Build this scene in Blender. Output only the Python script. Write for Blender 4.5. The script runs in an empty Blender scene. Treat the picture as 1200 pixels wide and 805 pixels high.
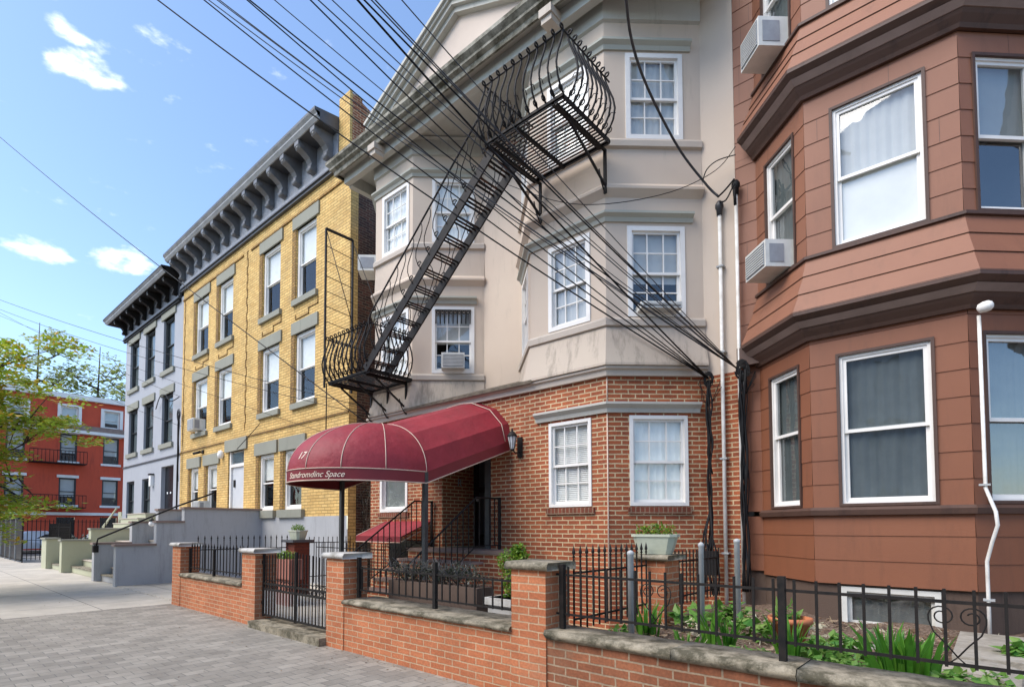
import bpy, bmesh, math, random
from mathutils import Vector, Matrix
random.seed(7)
R = math.radians
sc = bpy.context.scene
col = sc.collection

# ------------------------------------------------------------------ materials
def newmat(name):
    m = bpy.data.materials.new(name); m.use_nodes = True
    nt = m.node_tree
    return m, nt, nt.nodes['Principled BSDF']
def nd(nt, t, **kw):
    n = nt.nodes.new(t)
    for k, v in kw.items():
        if k.startswith('i_'):
            n.inputs[k[2:].replace('_', ' ')].default_value = v
        else: setattr(n, k, v)
    return n
def c4(c): return (c[0], c[1], c[2], 1)
def noise_mix(nt, ca, cb, scale=3, detail=6, lo=.35, hi=.65, coord='Object', rough=.6, vec=None):
    if vec is None:
        tc = nd(nt, 'ShaderNodeTexCoord'); vec = tc.outputs[coord]
    n = nd(nt, 'ShaderNodeTexNoise'); n.inputs['Scale'].default_value = scale; n.inputs['Detail'].default_value = detail
    n.inputs['Roughness'].default_value = rough
    nt.links.new(vec, n.inputs['Vector'])
    r = nd(nt, 'ShaderNodeValToRGB'); r.color_ramp.elements[0].position = lo; r.color_ramp.elements[1].position = hi
    r.color_ramp.elements[0].color = c4(ca); r.color_ramp.elements[1].color = c4(cb)
    nt.links.new(n.outputs['Fac'], r.inputs['Fac'])
    return r.outputs['Color'], n
def bump(nt, b, src, strength=.3, dist=.01):
    bp = nd(nt, 'ShaderNodeBump'); bp.inputs['Strength'].default_value = strength; bp.inputs['Distance'].default_value = dist
    nt.links.new(src, bp.inputs['Height']); nt.links.new(bp.outputs['Normal'], b.inputs['Normal'])
def plain(name, ca, cb=None, scale=4, rough=.7, metal=0, bmp=.2, bscale=60, bdist=.004, lo=.35, hi=.65, spec=.5):
    m, nt, b = newmat(name)
    cb = cb or tuple(x * .8 for x in ca)
    o, _ = noise_mix(nt, ca, cb, scale, lo=lo, hi=hi)
    nt.links.new(o, b.inputs['Base Color'])
    b.inputs['Roughness'].default_value = rough; b.inputs['Metallic'].default_value = metal; b.inputs['Specular IOR Level'].default_value = spec
    if bmp:
        tc = nd(nt, 'ShaderNodeTexCoord'); n = nd(nt, 'ShaderNodeTexNoise'); n.inputs['Scale'].default_value = bscale; n.inputs['Detail'].default_value = 4
        nt.links.new(tc.outputs['Object'], n.inputs['Vector']); bump(nt, b, n.outputs['Fac'], bmp, bdist)
    return m
def brick(name, c1, c2, mortar, bw=.215, rh=.0705, ms=.010, dirt=None, off=.5, rough=.85, dark=.55, bias=0., bmpd=.006):
    m, nt, b = newmat(name)
    tc = nd(nt, 'ShaderNodeTexCoord')
    bt = nd(nt, 'ShaderNodeTexBrick'); bt.offset = off
    for k, v in (('Scale', 1), ('Mortar Size', ms), ('Mortar Smooth', .15), ('Brick Width', bw), ('Row Height', rh), ('Bias', bias)): bt.inputs[k].default_value = v
    bt.inputs['Color1'].default_value = c4(c1); bt.inputs['Color2'].default_value = c4(c2); bt.inputs['Mortar'].default_value = c4(mortar)
    # wobble so that the joints are not ruler straight
    n0 = nd(nt, 'ShaderNodeTexNoise'); n0.inputs['Scale'].default_value = 9; n0.inputs['Detail'].default_value = 3
    nt.links.new(tc.outputs['UV'], n0.inputs['Vector'])
    mx = nd(nt, 'ShaderNodeMix', data_type='VECTOR'); mx.inputs['Factor'].default_value = .012
    nt.links.new(tc.outputs['UV'], mx.inputs[4]); nt.links.new(n0.outputs['Color'], mx.inputs[5])
    nt.links.new(mx.outputs[1], bt.inputs['Vector'])
    n = nd(nt, 'ShaderNodeTexNoise'); n.inputs['Scale'].default_value = 1.6; n.inputs['Detail'].default_value = 8; n.inputs['Roughness'].default_value = .7
    nt.links.new(tc.outputs['UV'], n.inputs['Vector'])
    mr = nd(nt, 'ShaderNodeMapRange'); mr.inputs['From Min'].default_value = .3; mr.inputs['From Max'].default_value = .7; mr.inputs['To Min'].default_value = dark; mr.inputs['To Max'].default_value = 1.15
    nt.links.new(n.outputs['Fac'], mr.inputs['Value'])
    mm = nd(nt, 'ShaderNodeMix', data_type='RGBA', blend_type='MULTIPLY'); mm.inputs['Factor'].default_value = 1
    nt.links.new(bt.outputs['Color'], mm.inputs[6]); nt.links.new(mr.outputs['Result'], mm.inputs[7])
    last = mm.outputs[2]
    n2 = nd(nt, 'ShaderNodeTexNoise'); n2.inputs['Scale'].default_value = 45; n2.inputs['Detail'].default_value = 5
    nt.links.new(tc.outputs['UV'], n2.inputs['Vector'])
    m2 = nd(nt, 'ShaderNodeMapRange'); m2.inputs['From Min'].default_value = .3; m2.inputs['From Max'].default_value = .7; m2.inputs['To Min'].default_value = .8; m2.inputs['To Max'].default_value = 1.15
    nt.links.new(n2.outputs['Fac'], m2.inputs['Value'])
    m3 = nd(nt, 'ShaderNodeMix', data_type='RGBA', blend_type='MULTIPLY'); m3.inputs['Factor'].default_value = 1
    nt.links.new(last, m3.inputs[6]); nt.links.new(m2.outputs['Result'], m3.inputs[7]); last = m3.outputs[2]
    if dirt:
        dn = nd(nt, 'ShaderNodeTexNoise'); dn.inputs['Scale'].default_value = .9; dn.inputs['Detail'].default_value = 9; dn.inputs['Roughness'].default_value = .75
        nt.links.new(tc.outputs['Object'], dn.inputs['Vector'])
        dr = nd(nt, 'ShaderNodeMapRange'); dr.inputs['From Min'].default_value = .55; dr.inputs['From Max'].default_value = .75; dr.inputs['To Max'].default_value = .6
        nt.links.new(dn.outputs['Fac'], dr.inputs['Value'])
        m4 = nd(nt, 'ShaderNodeMix', data_type='RGBA'); nt.links.new(dr.outputs['Result'], m4.inputs['Factor'])
        nt.links.new(last, m4.inputs[6]); m4.inputs[7].default_value = c4(dirt); last = m4.outputs[2]
    nt.links.new(last, b.inputs['Base Color']); b.inputs['Roughness'].default_value = rough
    inv = nd(nt, 'ShaderNodeMath', operation='MULTIPLY_ADD'); inv.inputs[1].default_value = -1; inv.inputs[2].default_value = 1
    nt.links.new(bt.outputs['Fac'], inv.inputs[0])
    ad = nd(nt, 'ShaderNodeMath', operation='MULTIPLY_ADD'); ad.inputs[1].default_value = .35
    nt.links.new(n2.outputs['Fac'], ad.inputs[0]); nt.links.new(inv.outputs[0], ad.inputs[2])
    bump(nt, b, ad.outputs[0], .8, bmpd)
    return m
def stained(name, base, stain, base2=None, rough=.8, lo=.52, hi=.72, zdirt=True, scale=1.3, bmp=.25):
    """painted render with streaky weather stains"""
    m, nt, b = newmat(name)
    base2 = base2 or tuple(x * .9 for x in base)
    tc = nd(nt, 'ShaderNodeTexCoord')
    o, _ = noise_mix(nt, base, base2, .8, vec=tc.outputs['Object'])
    mp = nd(nt, 'ShaderNodeMapping'); mp.inputs['Scale'].default_value = (3.2, 3.2, .5) if zdirt else (1, 1, 1)
    nt.links.new(tc.outputs['Object'], mp.inputs['Vector'])
    n = nd(nt, 'ShaderNodeTexNoise'); n.inputs['Scale'].default_value = scale; n.inputs['Detail'].default_value = 10; n.inputs['Roughness'].default_value = .75
    nt.links.new(mp.outputs[0], n.inputs['Vector'])
    mr = nd(nt, 'ShaderNodeMapRange'); mr.inputs['From Min'].default_value = lo; mr.inputs['From Max'].default_value = hi
    nt.links.new(n.outputs['Fac'], mr.inputs['Value'])
    mx = nd(nt, 'ShaderNodeMix', data_type='RGBA'); nt.links.new(mr.outputs['Result'], mx.inputs['Factor'])
    nt.links.new(o, mx.inputs[6]); mx.inputs[7].default_value = c4(stain)
    nt.links.new(mx.outputs[2], b.inputs['Base Color']); b.inputs['Roughness'].default_value = rough
    n2 = nd(nt, 'ShaderNodeTexNoise'); n2.inputs['Scale'].default_value = 90; n2.inputs['Detail'].default_value = 3
    nt.links.new(tc.outputs['Object'], n2.inputs['Vector']); bump(nt, b, n2.outputs['Fac'], bmp, .004)
    return m
def leafmat(name, cols, rough=.5):
    m, nt, b = newmat(name)
    g = nd(nt, 'ShaderNodeNewGeometry')
    r = nd(nt, 'ShaderNodeValToRGB'); e = r.color_ramp.elements
    e[0].color = c4(cols[0]); e[0].position = 0; e[1].color = c4(cols[-1]); e[1].position = 1
    for i, c in enumerate(cols[1:-1]): q = e.new((i + 1) / (len(cols) - 1)); q.color = c4(c)
    nt.links.new(g.outputs['Random Per Island'], r.inputs['Fac']); nt.links.new(r.outputs['Color'], b.inputs['Base Color'])
    b.inputs['Roughness'].default_value = rough
    tr = nd(nt, 'ShaderNodeBsdfTranslucent'); nt.links.new(r.outputs['Color'], tr.inputs['Color'])
    mx = nd(nt, 'ShaderNodeMixShader'); mx.inputs[0].default_value = .35
    out = nt.nodes['Material Output']
    nt.links.new(b.outputs[0], mx.inputs[1]); nt.links.new(tr.outputs[0], mx.inputs[2]); nt.links.new(mx.outputs[0], out.inputs['Surface'])
    return m
def glassmat(name, tint=(.8, .85, .85), refl=.22):
    m, nt, b = newmat(name); nt.nodes.remove(b)
    t = nd(nt, 'ShaderNodeBsdfTransparent'); t.inputs[0].default_value = c4(tint)
    g = nd(nt, 'ShaderNodeBsdfGlossy'); g.inputs['Roughness'].default_value = .02; g.inputs['Color'].default_value = (.9, .93, .95, 1)
    tc = nd(nt, 'ShaderNodeTexCoord'); n = nd(nt, 'ShaderNodeTexNoise'); n.inputs['Scale'].default_value = 2.2
    nt.links.new(tc.outputs['Object'], n.inputs['Vector'])
    bp = nd(nt, 'ShaderNodeBump'); bp.inputs['Strength'].default_value = .12; bp.inputs['Distance'].default_value = .03
    nt.links.new(n.outputs['Fac'], bp.inputs['Height']); nt.links.new(bp.outputs[0], g.inputs['Normal'])
    lw = nd(nt, 'ShaderNodeLayerWeight'); lw.inputs['Blend'].default_value = .5
    f = nd(nt, 'ShaderNodeMath', operation='POWER'); f.inputs[1].default_value = 5; nt.links.new(lw.outputs['Facing'], f.inputs[0])
    a = nd(nt, 'ShaderNodeMath', operation='MAXIMUM'); a.inputs[1].default_value = refl; nt.links.new(f.outputs[0], a.inputs[0])
    mx = nd(nt, 'ShaderNodeMixShader'); nt.links.new(a.outputs[0], mx.inputs[0]); nt.links.new(t.outputs[0], mx.inputs[1]); nt.links.new(g.outputs[0], mx.inputs[2])
    nt.links.new(mx.outputs[0], nt.nodes['Material Output'].inputs['Surface'])
    return m

M = {}
M['stucco'] = stained('tan_stucco', (.60, .50, .40), (.38, .32, .25), (.56, .46, .37), lo=.58, hi=.88)
M['stuccotrim'] = stained('stucco_trim', (.50, .44, .37), (.27, .23, .18), (.46, .40, .34), lo=.58, hi=.85)
M['skirt'] = stained('stained_skirt', (.54, .46, .37), (.15, .125, .10), (.50, .42, .34), lo=.50, hi=.72, scale=1.0)
M['greentrim'] = stained('grey_green_trim', (.44, .44, .375), (.22, .22, .18), lo=.58, hi=.85)
M['gablegrey'] = stained('pale_grey_trim', (.50, .49, .44), (.25, .24, .20), (.45, .44, .39), lo=.55, hi=.85)
M['bracket'] = plain('bracket_grey', (.17, .175, .19), (.12, .125, .135), 3, rough=.4)
M['cornice'] = stained('weathered_cornice', (.38, .36, .30), (.055, .050, .028), (.30, .28, .22), lo=.36, hi=.60, zdirt=False, scale=3)
M['gable'] = plain('gable_panel', (.60, .50, .42), (.54, .45, .38), 1.2)
M['redbrick'] = brick('red_brick', (.43, .115, .042), (.29, .068, .026), (.62, .47, .28), dirt=(.22, .10, .06), bmpd=.008)
M['wallbrick'] = brick('garden_wall_brick', (.50, .175, .075), (.40, .125, .05), (.50, .34, .21), bw=.225, rh=.071, ms=.007, dark=.72, dirt=(.36, .20, .12), bmpd=.008)
M['wallbrick2'] = brick('older_garden_brick', (.33, .12, .055), (.23, .078, .034), (.36, .26, .17), bw=.24, rh=.074, ms=.008, dark=.6, dirt=(.24, .16, .10), bmpd=.008)
M['sillbrick'] = brick('header_brick', (.24, .06, .03), (.17, .045, .02), (.30, .20, .13), bw=.07, rh=.3, ms=.008, off=0)
M['yellowbrick'] = brick('yellow_brick', (.76, .52, .19), (.62, .39, .125), (.38, .24, .08), bw=.30, rh=.085, ms=.011, dirt=(.40, .28, .14), dark=.72)
M['quoin'] = brick('darker_yellow_brick', (.42, .24, .06), (.26, .14, .035), (.14, .09, .035), bw=.16, rh=.085, ms=.012)
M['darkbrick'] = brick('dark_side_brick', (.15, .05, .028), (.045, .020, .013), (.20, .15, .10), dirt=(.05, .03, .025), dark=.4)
M['shadebrick'] = M['redbrick']
M['greypaint'] = stained('blue_grey_paint', (.40, .41, .425), (.22, .22, .215), (.35, .36, .375), lo=.52, hi=.85)
M['greyupper'] = stained('grey_blue_front', (.37, .385, .415), (.26, .27, .29), (.34, .355, .385), lo=.54, hi=.9)
M['greystone'] = stained('greenish_stone', (.27, .27, .22), (.17, .17, .14), lo=.55, hi=.85)
M['greenpaint'] = stained('pale_green_paint', (.44, .45, .32), (.30, .31, .21), lo=.6, hi=.9)
M['darkgrey'] = plain('dark_cornice_paint', (.085, .090, .10), (.06, .063, .072), 3, rough=.45)
M['edgegrey'] = plain('light_cornice_edge', (.36, .37, .38), (.26, .27, .28), 3, rough=.5)
M['friezegrey'] = plain('grey_frieze', (.30, .315, .35), (.22, .235, .265), 5, rough=.55, bmp=.7, bscale=9, bdist=.05)
M['brown'] = stained('brown_siding', (.225, .082, .038), (.145, .055, .028), (.20, .072, .034), rough=.6, lo=.50, hi=.88, bmp=.2)
M['brown2'] = stained('pinkish_brown_siding', (.265, .112, .062), (.17, .075, .044), (.235, .097, .054), rough=.6, lo=.52, hi=.88, bmp=.2)
M['darkbrown'] = stained('dark_brown_trim', (.072, .036, .025), (.032, .016, .012), (.085, .045, .032), rough=.6)
M['midbrown'] = plain('cornice_brown_band', (.26, .185, .155), (.20, .14, .115), 3, rough=.6)
M['foundation'] = stained('dark_foundation', (.105, .070, .052), (.055, .036, .028), rough=.9, bmp=.8)
M['white'] = plain('white_window_paint', (.84, .82, .78), (.74, .72, .68), 2, rough=.4, bmp=.05)
M['offwhite'] = plain('off_white_plastic', (.66, .66, .62), (.55, .55, .51), 4, rough=.5, bmp=.05)
M['acgrille'] = plain('ac_grille', (.30, .32, .34), (.24, .25, .27), 6, rough=.5, bmp=0)
M['glass'] = glassmat('window_glass', (.93,.95,.94), refl=.10)
M['glassdark'] = glassmat('dark_window_glass', (.7, .74, .74), refl=.2)
M['blind'] = plain('window_blind', (.78, .78, .76), (.70, .70, .68), 2, rough=.8, bmp=0)
M['shade'] = plain('grey_shade', (.50, .51, .51), (.42, .43, .43), 1.5, rough=.8, bmp=0)
M['dshade'] = plain('dark_shade', (.24, .26, .26), (.15, .165, .168), 1.5, rough=.8, bmp=0)
M['brightblind'] = plain('bright_blind', (.88, .88, .87), (.82, .82, .80), 2, rough=.8, bmp=0)
M['room'] = plain('dim_room', (.035, .038, .04), (.02, .02, .022), 2, rough=.9, bmp=0)  # near-black; the darkness of an unlit room is put into the colour
M['iron'] = plain('black_iron', (.010, .010, .010), (.022, .018, .016), 14, rough=.6, spec=.22, metal=.0, bmp=.3, bscale=80)
M['rustiron'] = plain('rusty_iron', (.011, .011, .011), (.09, .038, .022), 7, rough=.65, spec=.22, metal=.0, bmp=.3, bscale=60, lo=.5, hi=.62)
M['blackpost'] = plain('dark_grey_post', (.045, .05, .052), (.03, .033, .035), 8, rough=.45)
M['galv'] = plain('galvanised_pipe', (.44, .455, .455), (.32, .335, .335), 7, rough=.6)
M['whitepipe'] = plain('white_pipe', (.80, .79, .75), (.58, .56, .51), 5, rough=.5)
M['cable'] = plain('black_cable', (.008, .008, .009), (.014, .014, .015), 5, spec=.2, rough=.6, bmp=0)
M['cablegrey'] = plain('grey_cable', (.045, .045, .048), (.03, .03, .033), 5, rough=.5, bmp=0)
M['awning'] = plain('maroon_canvas', (.285, .019, .030), (.215, .014, .023), 2.2, rough=.62, bmp=.7, bscale=5, bdist=.03)
M['valance'] = plain('dark_maroon_valance', (.19, .012, .018), (.155, .010, .016), 1.6, rough=.6, bmp=.1)
M['piping'] = plain('cream_piping', (.60, .46, .36), (.54, .40, .32), 4, rough=.6, bmp=0)
M['lettering'] = plain('cream_lettering', (.80, .64, .52), (.74, .58, .46), 4, rough=.6, bmp=0)
M['coping'] = stained('stone_coping', (.36, .315, .235), (.075, .066, .040), (.27, .235, .17), lo=.42, hi=.60, zdirt=False, scale=5, bmp=1.0)
M['capwhite'] = stained('pale_coping', (.50, .49, .46), (.20, .19, .16), lo=.5, hi=.7, zdirt=False, scale=4, bmp=.8)
M['mulch'] = plain('mulch', (.10, .058, .036), (.30, .22, .16), 38, rough=.95, bmp=1, bscale=70, bdist=.03, lo=.42, hi=.66)
M['soil'] = plain('garden_soil', (.12, .095, .07), (.20, .17, .13), 12, rough=.95, bmp=1, bscale=40, bdist=.02)
M['terracotta'] = plain('terracotta', (.50, .17, .07), (.42, .14, .06), 5, rough=.7)
M['stone'] = plain('pale_rock', (.36, .33, .28), (.22, .20, .16), 6, rough=.9, bmp=.8, bscale=20, bdist=.02)
M['redpaint'] = stained('red_painted_brick', (.58, .075, .028), (.36, .045, .018), rough=.7)
M['pillarred'] = brick('dark_red_pillar', (.19, .042, .02), (.15, .032, .016), (.12, .03, .018), dark=.7)
M['bark'] = plain('bark', (.10, .075, .055), (.05, .036, .028), 10, rough=.95, bmp=1, bscale=30, bdist=.02)
M['maple'] = leafmat('maple_leaf', [(.20, .34, .03), (.38, .50, .05), (.30, .46, .04), (.46, .52, .05), (.56, .32, .04), (.42, .54, .06), (.26, .42, .04)])
M['palefoliage'] = leafmat('pale_spring_leaf', [(.30, .38, .10), (.44, .50, .17), (.36, .38, .14)])
M['bush'] = leafmat('bush_leaf', [(.045, .14, .012), (.13, .26, .02), (.24, .34, .03)])
M['darkbush'] = leafmat('dark_ivy', [(.012, .022, .012), (.03, .045, .025), (.06, .07, .045), (.20, .21, .19)])
M['blade'] = leafmat('iris_blade', [(.035, .14, .012), (.075, .24, .022), (.13, .32, .03)])
M['cabbage'] = leafmat('broad_leaf', [(.06, .20, .03), (.14, .30, .05), (.24, .38, .09)])
M['creamflower'] = leafmat('dry_stalk', [(.5, .45, .3), (.62, .60, .45), (.35, .25, .12)])
M['planter'] = plain('pale_green_planter', (.50, .53, .42), (.42, .45, .35), 5, rough=.7)
M['planterbox'] = plain('pink_planter', (.36, .15, .11), (.30, .12, .09), 5, rough=.7)
M['asphalt'] = plain('asphalt', (.055, .055, .058), (.04, .04, .042), 20, rough=.9, bmp=.6, bscale=120)
M['carpaint'] = plain('silver_car_paint', (.52, .56, .62), (.50, .54, .60), 2, rough=.25, metal=.4, bmp=0)
M['tyre'] = plain('tyre', (.02, .02, .02), (.03, .03, .03), 8, rough=.8)
M['lampglass'] = plain('lantern_glass', (.62, .62, .62), (.45, .45, .46), 10, rough=.15, bmp=0)
M['door'] = plain('black_door', (.010, .010, .012), (.016, .016, .018), 2, rough=.25, bmp=0)
M['doorwhite'] = plain('pale_door', (.55, .57, .60), (.50, .52, .55), 2, rough=.4, bmp=0)
M['roof'] = plain('roof_tar', (.09, .085, .08), (.06, .056, .05), 3, rough=.9)
M['roofstrip'] = plain('weathered_roof_edge', (.17, .14, .10), (.08, .065, .045), 9, rough=.85, bmp=.6)
M['snow'] = plain('pale_board', (.62, .64, .66), (.52, .54, .57), 2, rough=.6)

def concrete():
    m, nt, b = newmat('sidewalk_concrete')
    tc = nd(nt, 'ShaderNodeTexCoord')
    bt = nd(nt, 'ShaderNodeTexBrick'); bt.offset = 0
    for k, v in (('Scale', 1), ('Mortar Size', .012), ('Mortar Smooth', .3), ('Brick Width', 1.5), ('Row Height', 1.5)): bt.inputs[k].default_value = v
    bt.inputs['Color1'].default_value = (.54, .495, .42, 1); bt.inputs['Color2'].default_value = (.47, .435, .37, 1); bt.inputs['Mortar'].default_value = (.17, .16, .14, 1)
    nt.links.new(tc.outputs['Object'], bt.inputs['Vector'])
    o, n = noise_mix(nt, (.74, .74, .74), (1.1, 1.1, 1.1), 1.1, 10, .3, .7, rough=.7, vec=tc.outputs['Object'])
    mm = nd(nt, 'ShaderNodeMix', data_type='RGBA', blend_type='MULTIPLY'); mm.inputs['Factor'].default_value = 1
    nt.links.new(bt.outputs['Color'], mm.inputs[6]); nt.links.new(o, mm.inputs[7])
    nt.links.new(mm.outputs[2], b.inputs['Base Color']); b.inputs['Roughness'].default_value = .85
    n2 = nd(nt, 'ShaderNodeTexNoise'); n2.inputs['Scale'].default_value = 60; n2.inputs['Detail'].default_value = 5
    nt.links.new(tc.outputs['Object'], n2.inputs['Vector']); bump(nt, b, n2.outputs['Fac'], .4, .006)
    return m
def pavers():
    m, nt, b = newmat('concrete_pavers')
    tc = nd(nt, 'ShaderNodeTexCoord')
    def layer(bw, rh, rot):
        mp = nd(nt, 'ShaderNodeMapping'); mp.inputs['Rotation'].default_value = (0, 0, rot)
        nt.links.new(tc.outputs['Object'], mp.inputs['Vector'])
        bt = nd(nt, 'ShaderNodeTexBrick'); bt.offset = .5
        for k, v in (('Scale', 1), ('Mortar Size', .005), ('Mortar Smooth', .3), ('Brick Width', bw), ('Row Height', rh)): bt.inputs[k].default_value = v
        bt.inputs['Color1'].default_value = (.32, .295, .25, 1); bt.inputs['Color2'].default_value = (.225, .208, .176, 1); bt.inputs['Mortar'].default_value = (.15, .145, .13, 1)
        nt.links.new(mp.outputs[0], bt.inputs['Vector']); return bt
    bt = layer(.24, .16, R(90))
    o, n = noise_mix(nt, (.72, .71, .70), (1.12, 1.12, 1.12), 2.2, 10, .3, .7, rough=.75, vec=tc.outputs['Object'])
    mm = nd(nt, 'ShaderNodeMix', data_type='RGBA', blend_type='MULTIPLY'); mm.inputs['Factor'].default_value = 1
    nt.links.new(bt.outputs['Color'], mm.inputs[6]); nt.links.new(o, mm.inputs[7])
    nt.links.new(mm.outputs[2], b.inputs['Base Color']); b.inputs['Roughness'].default_value = .85
    n2 = nd(nt, 'ShaderNodeTexNoise'); n2.inputs['Scale'].default_value = 70; n2.inputs['Detail'].default_value = 5
    nt.links.new(tc.outputs['Object'], n2.inputs['Vector'])
    # dark gum spots and grime
    vo = nd(nt, 'ShaderNodeTexVoronoi'); vo.inputs['Scale'].default_value = 3.2; nt.links.new(tc.outputs['Object'], vo.inputs['Vector'])
    vr = nd(nt, 'ShaderNodeMapRange'); vr.inputs['From Min'].default_value = .06; vr.inputs['From Max'].default_value = .10; vr.inputs['To Min'].default_value = .55; vr.inputs['To Max'].default_value = 1
    nt.links.new(vo.outputs['Distance'], vr.inputs['Value'])
    m5 = nd(nt, 'ShaderNodeMix', data_type='RGBA', blend_type='MULTIPLY'); m5.inputs['Factor'].default_value = 1
    nt.links.new(mm.outputs[2], m5.inputs[6]); nt.links.new(vr.outputs[0], m5.inputs[7]); nt.links.new(m5.outputs[2], b.inputs['Base Color'])
    s = nd(nt, 'ShaderNodeMath', operation='MULTIPLY_ADD'); s.inputs[1].default_value = -1; nt.links.new(bt.outputs['Fac'], s.inputs[0]); nt.links.new(n2.outputs['Fac'], s.inputs[2])
    bump(nt, b, s.outputs[0], .6, .006)
    return m
M['concrete'] = concrete(); M['pavers'] = pavers()

# ------------------------------------------------------------------ mesh builder
class MB:
    def __init__(s): s.v = []; s.f = []; s.sm = []; s.mi = []; s.uv = None
    def face(s, pts, smooth=False, mi=0):
        i = len(s.v); s.v += [tuple(p) for p in pts]; s.f.append(tuple(range(i, i + len(pts)))); s.sm.append(smooth); s.mi.append(mi)
    def mesh(s, verts, faces, smooth=False, mi=0):
        i = len(s.v); s.v += [tuple(p) for p in verts]
        for f in faces: s.f.append(tuple(a + i for a in f)); s.sm.append(smooth); s.mi.append(mi)
    def box(s, x0, y0, z0, x1, y1, z1, mi=0):
        v = [(x0, y0, z0), (x1, y0, z0), (x1, y1, z0), (x0, y1, z0), (x0, y0, z1), (x1, y0, z1), (x1, y1, z1), (x0, y1, z1)]
        s.mesh(v, [(0, 3, 2, 1), (4, 5, 6, 7), (0, 1, 5, 4), (1, 2, 6, 5), (2, 3, 7, 6), (3, 0, 4, 7)], mi=mi); return s
    def bar(s, a, b, w, h=None, up=(0, 0, 1), mi=0):
        """rectangular bar from a to b"""
        h = h or w; a = Vector(a); b = Vector(b); d = (b - a).normalized(); up = Vector(up)
        sd = d.cross(up)
        if sd.length < 1e-4: sd = d.cross(Vector((1, 0, 0)))
        sd.normalize(); u = sd.cross(d).normalized()
        v = []
        for p in (a, b):
            for (i, j) in ((-1, -1), (1, -1), (1, 1), (-1, 1)): v.append(p + sd * i * w / 2 + u * j * h / 2)
        s.mesh(v, [(3, 2, 1, 0), (4, 5, 6, 7), (0, 1, 5, 4), (1, 2, 6, 5), (2, 3, 7, 6), (3, 0, 4, 7)], mi=mi); return s
    def tube(s, pts, r, n=6, caps=True, mi=0, closed=False):
        pts = [Vector(p) for p in pts]; m = len(pts)
        rr = r if isinstance(r, (list, tuple)) else [r] * m
        v = []; prev = None
        for i, p in enumerate(pts):
            if closed: d = pts[(i + 1) % m] - pts[i - 1]
            else: d = pts[min(i + 1, m - 1)] - pts[max(i - 1, 0)]
            d.normalize()
            if prev is None:
                u = d.cross(Vector((0, 0, 1)))
                if u.length < 1e-3: u = d.cross(Vector((1, 0, 0)))
            else: u = prev - d * prev.dot(d)
            u.normalize(); prev = u; w = d.cross(u)
            for k in range(n):
                a = 2 * math.pi * k / n; v.append(p + (u * math.cos(a) + w * math.sin(a)) * rr[i])
        f = []
        for i in range(m if closed else m - 1):
            for k in range(n):
                a = i * n + k; b = i * n + (k + 1) % n; j = ((i + 1) % m) * n
                f.append((a, b, j + (k + 1) % n, j + k))
        s.mesh(v, f, True, mi)
        if caps and not closed:
            i0 = len(s.v) - m * n
            s.f.append(tuple(i0 + k for k in range(n))[::-1]); s.sm.append(False); s.mi.append(mi)
            s.f.append(tuple(i0 + (m - 1) * n + k for k in range(n))); s.sm.append(False); s.mi.append(mi)
        return s
    def lathe(s, c, prof, n=16, mi=0, smooth=True):
        v = []
        for r, z in prof:
            for k in range(n):
                a = 2 * math.pi * k / n; v.append((c[0] + r * math.cos(a), c[1] + r * math.sin(a), c[2] + z))
        f = []
        for i in range(len(prof) - 1):
            for k in range(n): f.append((i * n + k, i * n + (k + 1) % n, (i + 1) * n + (k + 1) % n, (i + 1) * n + k))
        f.append(tuple(range(n))[::-1]); f.append(tuple((len(prof) - 1) * n + k for k in range(n)))
        s.mesh(v, f, smooth, mi); return s
    def wall(s, p0, p1, z0, z1, holes=(), rev=.12, course=0, co=.014, zref=0, mi=0, seam=False):
        """upright wall skin from p0 to p1 (left to right seen from outside) with real openings"""
        dx, dy = p1[0] - p0[0], p1[1] - p0[1]; L = math.hypot(dx, dy); dx /= L; dy /= L; nx, ny = dy, -dx
        us = sorted({0, L} | {h[0] for h in holes} | {h[1] for h in holes})
        zs = {z0, z1} | {h[2] for h in holes} | {h[3] for h in holes}
        if course:
            k = math.ceil((z0 - zref) / course)
            while zref + k * course < z1: zs.add(round(zref + k * course, 5)); k += 1
        zs = sorted(z for z in zs if z0 - 1e-6 <= z <= z1 + 1e-6)
        def P(u, z, o=0): return (p0[0] + dx * u + nx * o, p0[1] + dy * u + ny * o, z)
        def off(z, top):
            if not course: return 0
            t = (z - zref) / course; fr = t - math.floor(t + 1e-6)
            if fr < 1e-4: return 0 if top else co
            return co * (1 - fr)
        for i in range(len(us) - 1):
            for j in range(len(zs) - 1):
                cu, cz = (us[i] + us[i + 1]) / 2, (zs[j] + zs[j + 1]) / 2
                if any(h[0] < cu < h[1] and h[2] < cz < h[3] for h in holes): continue
                a, b, za, zb = us[i], us[i + 1], zs[j], zs[j + 1]
                oa, ob = off(za, False), off(zb, True)
                s.face([P(a, za, oa), P(b, za, oa), P(b, zb, ob), P(a, zb, ob)], mi=mi)
                if course and abs(((za - zref) / course) - round((za - zref) / course)) < 1e-3:
                    s.face([P(a, za, 0), P(b, za, 0), P(b, za, oa), P(a, za, oa)][::1], mi=mi)
        for (a, b, za, zb) in holes:
            o = co if course else 0
            s.face([P(a, za, o), P(a, zb, o), P(a, zb, -rev), P(a, za, -rev)][::-1], mi=mi)
            s.face([P(b, za, o), P(b, zb, o), P(b, zb, -rev), P(b, za, -rev)], mi=mi)
            s.face([P(a, zb, o), P(b, zb, o), P(b, zb, -rev), P(a, zb, -rev)][::-1], mi=mi)
            s.face([P(a, za, o), P(b, za, o), P(b, za, -rev), P(a, za, -rev)], mi=mi)
        return s
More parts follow.
